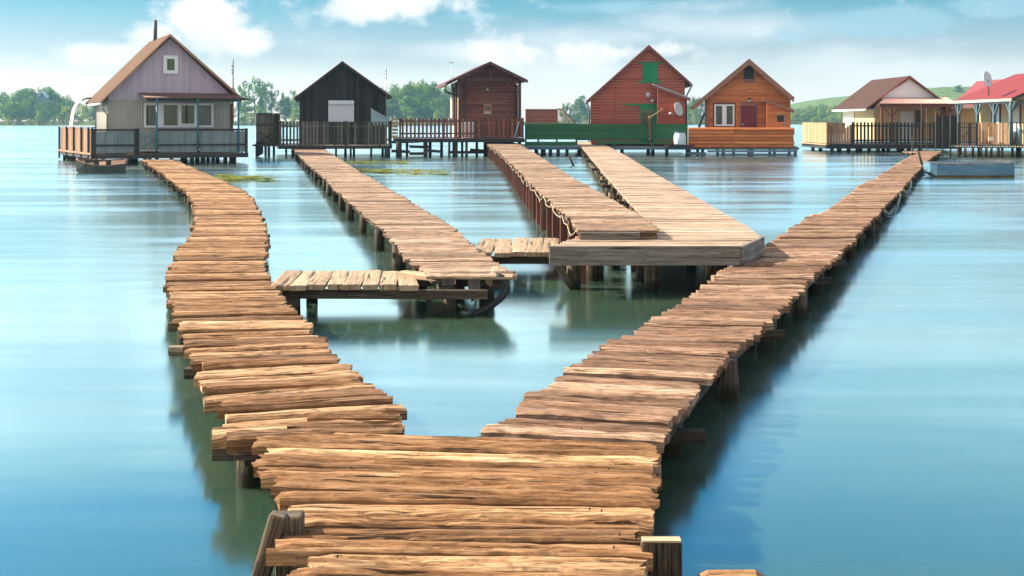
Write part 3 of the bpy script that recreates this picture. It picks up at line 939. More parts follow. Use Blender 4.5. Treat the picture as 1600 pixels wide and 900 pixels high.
def right_log():
    a, b = gp(1000, 903, .2), gp(1188, 889, .2)
    e = thing('floating_log', 'squared log with an orange split top lying at lower right beside the sawn post', 'log', ((a.x + b.x) / 2, a.y, 0))
    mb = MB(); mb.beam((a.x - .2, a.y, .12), (a.x + .22, a.y + .01, .125), .11, .12); mb.build('dark_end', M['post_dark'], e, bevel=.01)
    mb = MB()
    x0, x1, y = a.x + .19, b.x, a.y + .01
    mb.tube([(x0, y, .15), (x0 + .02, y, .152), (x1 - .03, y, .155), (x1, y, .15)], [.062, .07, .068, .05], 10, wob=.1)
    mb.build('split_log', M['deck_near'], e)
    mb = MB(); mb.tube([(x0 - .05, y, -.6), (x0 - .05, y, .08)], .05, 9, wob=.1); mb.build('prop', M['post'], e)
right_log()

W1_L = [(338, 690), (345, 668), (340, 640), (325, 600), (300, 548), (278, 505), (268, 470), (262, 440), (268, 415), (278, 395), (292, 375), (302, 360), (306, 342), (305, 318), (292, 300), (270, 282), (245, 264), (222, 250)]
W1_R = [(622, 672), (634, 655), (632, 640), (606, 612), (570, 586), (540, 566), (505, 530), (480, 505), (462, 485), (446, 470), (432, 448), (420, 432), (413, 412), (417, 385), (416, 362), (408, 335), (394, 307), (372, 293), (345, 281), (310, 266), (285, 255), (270, 250)]
def left_walk():
    e = thing('curved_boardwalk', 'winding warm brown boardwalk from the landing to the lilac house', 'boardwalk', (-3, 14, 0))
    L, d0, d1 = edge_fn(W1_L, ZD)
    Rr, _, _ = edge_fn(W1_R, ZD)
    d0 = gp(0, 679, ZD).y
    mb = MB()
    yaw = lambda d: float(np.interp(d, [4.9, 5.3, 6.1, 6.7, 8.5, 12, 18], [.10, .22, .28, .17, .10, .04, 0]))
    deck(mb, L, Rr, ZD, d0, d1, .08, .165, yaw, .028, .006, .055, .032, 1.15, lambda d: .015 * math.sin(d * 1.7) + (-.012 if d < 5.7 else 0))
    # split loose pieces on the right near the fork
    for px, py, ln, w, a in ((540, 664, .46, .07, .01), (552, 650, .42, .06, .03)):
        q = gp(px, py, ZD)
        add_plank(mb, (q.x, q.y, ZD + .012), ln, w, .03, a, .05, 0, 60, 9, 1.2, .04)
    mb.build('deck', M['deck_curved'], e)
    stringer(e, lambda d: (L(d) + Rr(d)) / 2, ZD - .078, d0, d1, 0, w=.60, h=.025, step=1.1, name='gap_light_block')  # hidden strip added under the deck to keep its gaps dark
    stringer(e, L, ZD - .09, d0, d1, .14, step=1.1); stringer(e, Rr, ZD - .09, d0, d1, -.14, step=1.1)
    d = d0 + .35
    while d < d1:
        l, r = L(d), Rr(d)
        for x in (l + .09, r - .09):
            post('post', e, x + random.uniform(-.03, .03), d + random.uniform(-.1, .1), -.7, ZD - .05, random.uniform(.04, .065), lean=(random.uniform(-.06, .06), random.uniform(-.06, .06)))
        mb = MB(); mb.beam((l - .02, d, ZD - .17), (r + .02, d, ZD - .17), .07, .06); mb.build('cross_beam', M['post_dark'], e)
        d += random.uniform(1.5, 1.9) * (1.0 if d > 14 else 1.05)
    # a thick cross timber sticking out on the left
    q = gp(280, 538, ZD - .03)
    mb = MB(); mb.tube([(q.x - .06, q.y, ZD - .07), (q.x + .5, q.y + .03, ZD - .075)], .032, 8, wob=.12); mb.build('cross_beam', M['post'], e)
left_walk()
WR_L = [(630, 742), (682, 708), (718, 686), (756, 664), (800, 640), (850, 600), (900, 568), (932, 546), (965, 527), (1000, 509), (1060, 472), (1095, 447), (1130, 425), (1170, 397), (1204, 377), (1235, 358), (1262, 340), (1290, 328), (1312, 316), (1342, 291), (1372, 276), (1400, 258), (1415, 248), (1437, 238)]
WR_R = [(1022, 740), (1020, 705), (1042, 675), (1060, 650), (1082, 622), (1100, 600), (1124, 574), (1145, 550), (1165, 530), (1190, 508), (1212, 488), (1235, 466), (1262, 438), (1290, 414), (1312, 392), (1330, 374), (1355, 350), (1380, 322), (1405, 298), (1424, 276), (1438, 262), (1452, 248), (1470, 236)]
def right_walk():
    e = thing('long_boardwalk', 'long uneven brown boardwalk running from the landing to the red roofed houses', 'boardwalk', (4, 16, 0))
    L, d0, d1 = edge_fn(WR_L, ZD)
    Rr, _, d1b = edge_fn(WR_R, ZD)
    d0 = gp(0, 700, ZD).y
    d1 = max(d1, d1b)
    mb = MB()
    deck(mb, L, Rr, ZD, d0 - .12, d1, .075, .15, lambda d: -float(np.interp(d, [4.8, 5.4, 6.8, 8.6, 11], [.20, .24, .20, .08, .01])), .018, .005, .05, .030, 1.1, lambda d: .012 * math.sin(d * 1.3) + .008 * math.sin(d * 3.1) - .03 * max(0, 1 - (d - 4.7) / .8))
    mb.build('deck', M['deck_right'], e)
    stringer(e, lambda d: (L(d) + Rr(d)) / 2, ZD - .078, d0, d1, 0, w=.56, h=.025, step=1.1, name='gap_light_block')  # added out of sight, blocks the sun between these boards
    stringer(e, L, ZD - .09, d0, d1, .16); stringer(e, Rr, ZD - .09, d0, d1, -.10)
    d = d0 + .8
    while d < d1:
        l, r = L(d), Rr(d)
        for x in (l + .10, r - .07):
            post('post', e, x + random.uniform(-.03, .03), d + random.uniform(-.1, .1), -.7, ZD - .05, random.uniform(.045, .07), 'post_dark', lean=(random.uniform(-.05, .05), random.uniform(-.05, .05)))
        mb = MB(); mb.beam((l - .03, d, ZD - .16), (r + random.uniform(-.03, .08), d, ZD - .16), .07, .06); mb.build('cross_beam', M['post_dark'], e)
        if random.random() < .5:       # short bearer ends and slats hanging under the right edge
            mb = MB(); mb.beam((r - .03, d + .5, ZD - .05), (r - .01, d + .5, -.12 + random.uniform(-.05, .1)), .05, .025); mb.build('hanging_slat', M['fascia'], e)
        d += random.uniform(1.25, 1.6)
    # hanging ropes along the right edge: white loops
    for i, (a, b) in enumerate(((292, 326), (276, 296))):
        pa, pb = gp(np.interp(a, [236, 740], [1470, 1022]), a, ZD), gp(0, b, ZD)
        ya, yb = pb.y, pa.y
        mb = MB()
        for k in range(4):
            o = random.uniform(-.3, .3)
            pts = []
            for t in np.linspace(0, 1, 14):
                y = ya + .4 + o + (yb - ya) * .7 * t
                pts.append((Rr(y) + .045 + .02 * math.sin(t * 9 + k), y, ZD - .05 - (.13 + .03 * k) * math.sin(math.pi * t) ** .7))
            mb.tube(pts, .008, 5)
        o = mb.build('hanging_rope', M['rope_white'], smooth=True)
        tag(o, ['long pale rope looped under the right edge of the long boardwalk', 'short pale rope loop farther along the right edge of the long boardwalk'][i], 'rope', 'ropes on the long boardwalk')
    return L, Rr
RW_L, RW_R = right_walk()

# --- second walk (to the black hut) with its cross plank bridge
Z2 = .33
W2_L = [(675, 430), (666, 422), (640, 404), (622, 384), (600, 361), (580, 343), (560, 326), (540, 310), (520, 291), (500, 271), (480, 255), (465, 240), (455, 229)]
W2_R = [(806, 430), (800, 424), (770, 403), (750, 390), (730, 374), (710, 358), (690, 343), (665, 328), (640, 314), (615, 299), (590, 284), (565, 270), (540, 254), (515, 238), (498, 229)]
def second_walk():
    e = thing('straight_boardwalk', 'straight greyish boardwalk leading to the black hut with the white shutter', 'boardwalk', (-3, 18, 0))
    L, d0, d1 = edge_fn(W2_L, Z2)
    Rr, _, _ = edge_fn(W2_R, Z2)
    mb = MB()
    deck(mb, L, Rr, Z2, d0 + .02, d1, .10, .16, lambda d: -.02, .025, .003, .035, .022, .9, lambda d: .01 * math.sin(d))
    q = gp(750, 426, Z2)
    add_plank(mb, ((gp(672, 427, Z2).x + gp(808, 430, Z2).x) / 2, q.y - .03, Z2 - .005), gp(808, 430, Z2).x - gp(672, 427, Z2).x, .10, .045, -.03, 0, 0, 30, 6, 1)
    mb.build('deck', M['deck_grey'], e)
    stringer(e, L, Z2 - .09, d0 + .1, d1, .10); stringer(e, Rr, Z2 - .09, d0 + .1, d1, -.14)
    d = d0 + 1.0
    while d < d1:
        for x in (L(d) + .06, Rr(d) - .1):
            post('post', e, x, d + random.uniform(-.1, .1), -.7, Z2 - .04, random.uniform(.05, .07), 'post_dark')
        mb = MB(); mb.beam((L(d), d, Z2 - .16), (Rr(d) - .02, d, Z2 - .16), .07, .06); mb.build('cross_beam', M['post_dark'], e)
        d += random.uniform(1.9, 2.3)
    # loose bits hanging from the front end
    for px, py0, py1, w in ((700, 432, 446, .10), (741, 432, 461, .10)):
        a, b = at(px, py0, d0 + .12), at(px, py1, d0 + .12)
        mb = MB(); mb.beam(a, b, .05, w, up=(1, 0, 0)); mb.build('hanging_board', M['fascia'], e, bevel=.005)
    c = at(768, 437, d0 + .15)
    mb = MB(); mb.tube([c, c + Vector((.03, .5, .0))], .055, 10, wob=.06); mb.build('log_bearer', M['endgrain'], e)
second_walk()
def hose():
    d = 10.02
    pts = [at(x, y, d) for x, y in ((774, 431), (784, 434), (790, 441), (792, 450), (788, 460), (780, 468), (770, 476), (759, 482), (748, 488), (735, 496))]
    mb = MB(); mb.tube(pts, .029, 10)
    tag(mb.build('bent_hose', M['rubber'], smooth=True), 'thick black hose bent down into the water at the end of the straight boardwalk', 'hose')
hose()
def cross_bridge(name, label, z, x0, x1, far_py, near_py, n, posts, beam_x1, mat, tilt=0.0, skew=0):
    dn, df = gp(0, near_py, z).y, gp(0, far_py, z).y
    xa, xb = (x0 - 800) / FOC * dn, (x1 - 800) / FOC * dn
    e = thing(name, label, 'footbridge', ((xa + xb) / 2, (dn + df) / 2, 0))
    mb = MB()
    w = (xb - xa) / n
    x = xa
    for i in range(n):
        ww = w * random.uniform(.88, 1.12)
        add_plank(mb, (x + ww / 2, (dn + df) / 2 + random.uniform(-.03, .03), z + tilt * (x - xa) + random.uniform(-.004, .004)), (df - dn) + random.uniform(-.05, .05), ww * .97, .045,
                  R(90) + random.gauss(0, .025) + skew, random.gauss(0, .02), 0, 24, 6, .35, .012, cracks=1)
        x += ww
    mb.build('deck', M[mat], e)
    for yy in (dn + .07, df - .1):
        mb = MB(); mb.beam((xa - .02, yy, z - .087), ((beam_x1 - 800) / FOC * dn, yy, z - .087 + tilt * (xb - xa)), .06, .075); mb.build('beam', M['post_dark'], e, bevel=.005)
    for px in posts:
        X = (px - 800) / FOC * (dn + .15)
        post('post', e, X, dn + .14, -.7, z - .06, .055, 'post_dark')
        post('post', e, X + .05, df - .12, -.7, z - .06, .05, 'post_dark')
    return e, dn, df
_e, _dn, _df = cross_bridge('plank_bridge', 'short straw coloured plank bridge from the winding walk to the second walk', .27, 417, 642, 422, 444, 8, (458, 703), 762, 'deck_straw', -.006, .06)
def _bridge_extra():
    mb = MB()
    q = gp(672, 428, .30)
    add_plank(mb, (q.x - .05, q.y + .03, .305), .52, .14, .05, R(-37), 0, 0, 24, 6, .7, .02)
    mb.build('loose_plank', M['deck_straw'], _e)
    for (xa, ya), (xb, yb) in (((650, 452), (678, 481)), ((659, 455), (674, 471)), ((752, 458), (737, 470))):
        mb = MB(); mb.tube([at(xa, ya, _dn + .2), at(xb, yb, _dn + .1)], .010, 6); mb.build('brace_rod', M['iron'], _e)
_bridge_extra()
cross_bridge('plank_bridge', 'short pale plank bridge running into the big square platform', .27, 744, 880, 372, 394, 5, (), 882, 'deck_straw', 0, -.02)

# --- third walk (to the maroon hut) on red-brown posts
Z3 = .56
W3_L = [(905, 357), (890, 341), (875, 328), (855, 309), (835, 291), (810, 265), (784, 240), (770, 230), (757, 222)]
W3_R = [(1031, 357), (1010, 343), (980, 325), (950, 308), (920, 291), (889, 274), (868, 260), (848, 247), (830, 236), (811, 225), (800, 222)]
def third_walk():
    e = thing('rope_edged_boardwalk', 'boardwalk on many red brown posts leading to the maroon hut', 'boardwalk', (1, 16, 0))
    L, d0, d1 = edge_fn(W3_L, Z3)
    Rr, _, _ = edge_fn(W3_R, Z3)
    mb = MB()
    deck(mb, L, Rr, Z3, d0 + .03, d1, .10, .15, lambda d: -.01, .015, .003, .035, .022, .7, lambda d: .006 * math.sin(d * 2))
    mb.build('deck', M['deck_grey'], e)
    x0, x1 = gp(906, 357, Z3).x, gp(1000, 357, Z3).x
    mb = MB(); mb.box(((x0 + x1) / 2, d0, Z3 - .085), (x1 - x0, .04, .10), tone=.5); mb.build('end_board', M['fascia'], e, bevel=.004)
    mb = MB(); mb.box((x1 + .09, d0 + .06, Z3 - .085), (.16, .03, .085)); mb.build('end_block', M['post'], e, bevel=.004)
    stringer(e, L, Z3 - .08, d0 + .1, d1, .08); stringer(e, Rr, Z3 - .08, d0 + .1, d1, -.12)
    d = d0 + .25
    while d < d1:
        for x in (L(d) + .05, Rr(d) - .08):
            post('post', e, x, d, -.7, Z3 - .04, random.uniform(.038, .052), 'post_red', square=True)
        mb = MB(); mb.beam((L(d) + .02, d, Z3 - .15), (Rr(d) - .05, d, Z3 - .15), .05, .06); mb.build('cross_beam', M['post_dark'], e)
        d += 1.15
    # rope looped along the left edge
    mb = MB()
    pts = []
    d = d0 + .1
    k = 0
    while d < d1 - .5:
        n = 8
        for t in np.linspace(0, 1, n, endpoint=False):
            y = d + 1.7 * t
            pts.append((L(min(y, d1)) - .02 + .012 * math.sin(y * 5), y, Z3 - .015 - random.uniform(.05, .09) * math.sin(math.pi * t) ** .8 * (1 if k % 3 else 1.7)))
        d += 1.7; k += 1
    mb.tube(pts, .006, 5)
    tag(mb.build('edge_rope', M['rope_m'], smooth=True), 'pale rope looped along the left edge of the red posted boardwalk', 'rope')
third_walk()

# --- fourth walk (to the red gabled house) widening into the big platform
Z4 = .45
W4_L = [(1008, 341), (970, 301), (960, 289), (950, 278), (933, 257), (916, 237), (901, 221)]
W4_R = [(1190, 371.5), (1186, 368), (1166, 352), (1129, 332), (1100, 315), (1071, 298), (1046, 284), (1024, 271), (1002, 258), (980, 244), (957, 232), (936, 221)]
def fourth_walk():
    e = thing('platform_boardwalk', 'smooth pale boardwalk widening into a big square platform with thick grey edge boards', 'boardwalk', (2, 16, 0))
    L, _, d1 = edge_fn(W4_L, Z4)
    Rr, dR, _ = edge_fn(W4_R, Z4)
    df, dp = gp(0, 386, Z4).y, gp(0, 371.5, Z4).y
    dplat = 13.3
    xl0, xl1 = gp(858, 386, Z4).x, gp(904, 369, Z4).x
    dl1 = gp(0, 369, Z4).y
    xr0, xr1 = gp(1152, 386, Z4).x, gp(1188, 371.5, Z4).x
    def LL(d):
        if d > dplat: return L(d)
        return xl0 + (xl1 - xl0) * min(1.25, (d - df) / (dl1 - df))
    def RR(d):
        return xr0 + (xr1 - xr0) * (d - df) / (dp - df) if d < dp else Rr(d)
    mb = MB()
    deck(mb, LL, RR, Z4, df + .045, d1, .10, .125, lambda d: 0, .004, .002, .03, .006, .45, rag=.003, tj=.006)
    mb.build('deck', M['deck_pale'], e)
    fh = .175
    def fascia(p, q, nm='edge_board'):
        mb = MB(); v = (q - p).normalized(); n = Vector((v.y, -v.x, 0)) * .022
        mb.beam(p + n + Vector((0, 0, .012 - fh / 2)), q + n + Vector((0, 0, .012 - fh / 2)), .042, fh, tone=.5)
        mb.build(nm, M['fascia'], e, bevel=.004)
    A, B, C_ = Vector((xl0, df, Z4)), Vector((xr0, df, Z4)), Vector((xr1, dp, Z4))
    dv = (C_ - B).normalized()
    fascia(A, B + Vector((.018, 0, 0))); fascia(B + dv * -.012 + Vector((.012, -.004, -.003)), C_)
    stringer(e, L, Z4 - .09, dplat, d1, .12); stringer(e, Rr, Z4 - .09, dplat, d1, -.14)
    for yy in (df + .35, df + 1.2, dplat - .2):
        mb = MB(); mb.beam((LL(yy) + .1, yy, Z4 - .10), (RR(yy) - .1, yy, Z4 - .10), .08, .11); mb.build('cross_beam', M['post_dark'], e)
    for px, yy, r in ((897, df + .55, .068), (929, df + 1.1, .085), (911, df + 1.3, .05), (1018, df + .5, .068), (1004, df + 1.0, .06), (1112, df + .7, .07), (1126, df + .6, .06), (1080, df + 2.0, .06), (960, df + 2.1, .06)):
        post('post', e, (px - 800) / FOC * yy, yy, -.8, Z4 - .05, r, 'post')
    mb = MB(); mb.beam((at(870, 412, df + .5)), at(892, 447, df + .5), .06, .09, up=(0, 1, 0)); mb.build('brace', M['post'], e)
    d = dplat + .8
    while d < d1:
        for x in (L(d) + .07, Rr(d) - .12):
            post('post', e, x, d, -.7, Z4 - .05, .06, 'post')
        mb = MB(); mb.beam((L(d) - .12 * (random.random() < .5), d, Z4 - .16), (Rr(d) - .05, d, Z4 - .16), .10, .07); mb.build('cross_beam', M['post'], e)
        d += random.uniform(1.4, 1.9)
fourth_walk()
def water_stick():
    a, b = gp(896, 259, 0), at(889, 244, gp(896, 259, 0).y)
    mb = MB(); mb.tube([a + (a - b) * 1.5, b], [.05, .045], 7, wob=.1)
    tag(mb.build('stick', M['post_dark'], smooth=True), 'dark stick poking out of the water between the third and fourth walks', 'stick')
water_stick()
def lilies():
    for i, (spots, lab) in enumerate(((((362, 281, 34, 3.5), (395, 279, 20, 2.5), (415, 282, 18, 2.0), (352, 277, 14, 2)), 'yellow green lily pads floating beside the winding boardwalk'),
                               (((640, 270, 45, 3.5), (600, 269, 30, 2.0), (690, 271, 20, 2), (570, 268, 20, 1.5)), 'large raft of yellow green lily pads in front of the maroon hut'),
                               (((570, 255, 45, 1.4), (625, 255, 34, 1.4), (530, 256, 20, 1.0)), 'thin line of lily pads just in front of the black hut'))):
        rg = random.Random(i)
        vs, fs, tn = [], [], []
        for px, py, rx, ry in spots:
            for _ in range(int(rx * 3)):
                q = gp(px + rg.gauss(0, rx * .42), py + rg.gauss(0, ry * .42), 0)
                r = rg.uniform(.05, .13)
                n = len(vs); k = 7
                tl = rg.uniform(-.14, .14); a0 = rg.uniform(0, 6.28); z0 = rg.uniform(.006, .035)
                for j in range(k):
                    t = a0 + 6.0 * j / k
                    vs.append((q.x + r * math.cos(t), q.y + r * math.sin(t), z0 + r * (math.cos(t) * tl + .35)))
                fs.append(tuple(range(n, n + k))); tn.append(rg.random())
        mb = MB(); mb.raw(vs, fs, [(0, 0)] * sum(len(f) for f in fs), tn)
        tag(mb.build('lily_pads', M['lily'], fix=False), lab, 'lily pads', kind='stuff')
lilies()

# ------------------------------------------------------------------ building helpers
def xy(px, d):
    return Vector(((px - 800) / FOC * d, d, 0))
def zat(py, d):
    return EYE - (py - HOR) / FOC * d
def gable_body(mb, f, tl, tr, zb, zl, zr, rt, rz, off0, off1):
    pts = [f.p(tl, off0, zb), f.p(tr, off0, zb), f.p(tr, off0, zr), f.p(rt, off0, rz), f.p(tl, off0, zl)]
    mb.prism(pts, f.p(0, off1, 0) - f.p(0, off0, 0))
def lim(z, tl, zl, rt, rz):
    return tl if z <= zl else tl + (rt - tl) * (z - zl) / (rz - zl)
def clad_h(mb, f, off, tl, tr, z0, z1, zl, zr, rt, rz, bw=.14, th=.024, gap=.013, holes=()):
    """horizontal boards; each board is its own slat of the wall's mesh, broken round openings"""
    z = z0
    while z < z1 - .02:
        zt = min(z + bw - gap, z1)
        a0, a1 = lim(z, tl, zl, rt, rz), lim(zt, tl, zl, rt, rz)
        b0, b1 = lim(z, tr, zr, rt, rz), lim(zt, tr, zr, rt, rz)
        segs = [(None, None)]
        cuts = sorted([(h[0], h[2]) for h in holes if h[1] < zt - .01 and h[3] > z + .01])
        edges = []
        left = None
        for c0, c1 in cuts:
            edges.append((left, c0)); left = c1
        edges.append((left, None))
        for l, r in edges:
            p0, p1 = (a0, a1) if l is None else (max(l, a0), max(l, a1))
            q0, q1 = (b0, b1) if r is None else (min(r, b0), min(r, b1))
            if q0 - p0 < .03: continue
            pts = [f.p(p0, off - th - .008, z), f.p(q0, off - th - .008, z), f.p(max(q1, p1 + .001), off - th, zt), f.p(p1, off - th, zt)]
            mb.prism(pts, f.p(0, th, 0) - f.p(0, 0, 0), f.p(1, 0, 0) - f.p(0, 0, 0))
        z += bw
def clad_v(mb, f, off, t0, t1, z0, top, bw=.14, th=.02, gap=.008):
    t = t0
    while t < t1 - .02:
        te = min(t + bw - gap, t1)
        pts = [f.p(t, off - th, z0), f.p(te, off - th, z0), f.p(te, off - th, top(te)), f.p(t, off - th, top(t))]
        mb.prism(pts, f.p(0, th, 0) - f.p(0, 0, 0), (0, 0, 1))
        t += bw
def roof(f, e, rt, rz, tl, zl, tr, zr, off0, off1, th=.07, mat='roof_tile', edge='roof_edge', barge=.14, waves=0, over=.0, name='roof'):
    mb = MB()
    for t, z, sgn in ((tl, zl, -1), (tr, zr, 1)):
        if t is None: continue
        d = Vector((t - rt, z - rz)); L = d.length; d.normalize()
        nrm = Vector((-d.y, d.x)) if sgn > 0 else Vector((d.y, -d.x))
        if waves:
            a = 2; b = waves * 4 + 1
            P = np.zeros((a, b, 3))
            for j in range(b):
                o = off0 + (off1 - off0) * j / (b - 1)
                h = .028 * math.sin(j / 4 * 2 * math.pi)
                for i, s in enumerate((0, L)):
                    P[i, j] = f.p(rt + d.x * s + nrm.x * (th + h), o, rz + d.y * s + nrm.y * (th + h))
            n3 = f.p(nrm.x, 0, nrm.y) - f.p(0, 0, 0)
            mb.sheet(P, .02, n3)
        else:
            pts = [f.p(rt, off0, rz + .001), f.p(t, off0, z), f.p(t + nrm.x * th, off0, z + nrm.y * th), f.p(rt, off0, rz + th / max(.3, abs(nrm.y)))]
            mb.prism(pts, f.p(0, off1, 0) - f.p(0, off0, 0), f.p(d.x, 0, d.y) - f.p(0, 0, 0))
    o = mb.build(name, M[mat], e)
    if barge:
        for t, z in ((tl, zl), (tr, zr)):
            if t is None: continue
            mb = MB()
            d = Vector((t - rt, z - rz)).normalized()
            k = th + .03
            pts = [f.p(rt, off0 - .03, rz + k), f.p(t, off0 - .03, z + k), f.p(t, off0 - .03, z + k - barge), f.p(rt, off0 - .03, rz + k - barge * 1.1)]
            mb.prism(pts, f.p(0, .028, 0) - f.p(0, 0, 0))
            mb.build('barge_board', M[edge], o)
    return o
def fbox(mb, f, t0, t1, o0, o1, z0, z1, g=0):
    mb.box(f.p((t0 + t1) / 2, (o0 + o1) / 2, (z0 + z1) / 2), (abs(t1 - t0), abs(o1 - o0), abs(z1 - z0)), f.rot, g)
def window(e, f, off, t0, z0, t1, z1, mat='white_paint', fw=.06, mull=(), name='window', pane='glass', depth=.05):
    """frame bars as one mesh, pane set behind them"""
    mb = MB()
    o0, o1 = off - depth, off
    fbox(mb, f, t0, t1, o0, o1, z0, z0 + fw); fbox(mb, f, t0, t1, o0, o1, z1 - fw, z1)
    fbox(mb, f, t0, t0 + fw, o0 + .003, o1, z0 + fw, z1 - fw, 2); fbox(mb, f, t1 - fw, t1, o0 + .003, o1, z0 + fw, z1 - fw, 2)
    for a, b in mull:
        fbox(mb, f, a, b, o0 + .004, o1, z0 + fw, z1 - fw, 2)
    w = mb.build(name, M[mat], e)
    mb = MB(); fbox(mb, f, t0 + fw * .5, t1 - fw * .5, off - .022, off - .008, z0 + fw * .5, z1 - fw * .5)
    mb.build('pane', M[pane], w)
    return w
def tubepart(e, name, mat, pts, r, n=8):
    mb = MB(); mb.tube(pts, r, n); return mb.build(name, M[mat], e, smooth=True)
def boards_line(mb, p0, p1, z0, z1, w, gap, th, dz=.02, pointed=0.0):
    """upright boards from p0 to p1"""
    p0, p1 = Vector((p0.x, p0.y, 0)), Vector((p1.x, p1.y, 0))
    L = (p1 - p0).length; d = (p1 - p0) / L
    n = max(1, int(L / (w + gap)))
    pitch = L / n
    ang = math.atan2(d.y, d.x)
    rot = Matrix.Rotation(ang, 3, 'Z')
    for i in range(n):
        c = p0 + d * (i + .5) * pitch
        top = z1 + random.uniform(-dz, dz)
        zb = z0 + random.uniform(-dz, dz)
        mb.box((c.x, c.y, (zb + top) / 2), (pitch - gap, th * random.uniform(.8, 1.2), top - zb), rot, 2)
def rail(mb, p0, p1, z, h, th, off=0.0):
    a, b = Vector((p0.x, p0.y, z)), Vector((p1.x, p1.y, z))
    d = (b - a).normalized(); n = Vector((d.y, -d.x, 0)) * off
    mb.beam(a + n, b + n, th, h)
def stilt_deck(name, label, corners, z, th, mat, posts, pr=.06, edge=None, pmat='post_dark', group='stilt decks of the lake houses', plank=True, bot=-.7):
    c = sum(corners, Vector()) / len(corners)
    e = thing(name, label, 'deck', (c.x, c.y, 0), group)
    mb = MB()
    mb.prism([Vector((p.x, p.y, z)) for p in corners], (0, 0, -th)); mb.build('floor', M[mat], e)
    if edge:
        mb = MB()
        n = len(corners)
        for i in range(n):
            p, q = corners[i], corners[(i + 1) % n]
            rail(mb, p, q, z - edge[1] / 2 - .005, edge[1], .05, .027)
        mb.build('edge_beam', M[edge[0]], e)
    for p, r in posts:
        mb = MB()
        mb.tube([(p.x, p.y, bot), (p.x, p.y, 0.1), (p.x, p.y, z - th * .8)], [r * 1.05, r * random.uniform(.9, 1.1), r], 8, wob=.1)
        mb.build('post', M[pmat], e, smooth=True)
    return e

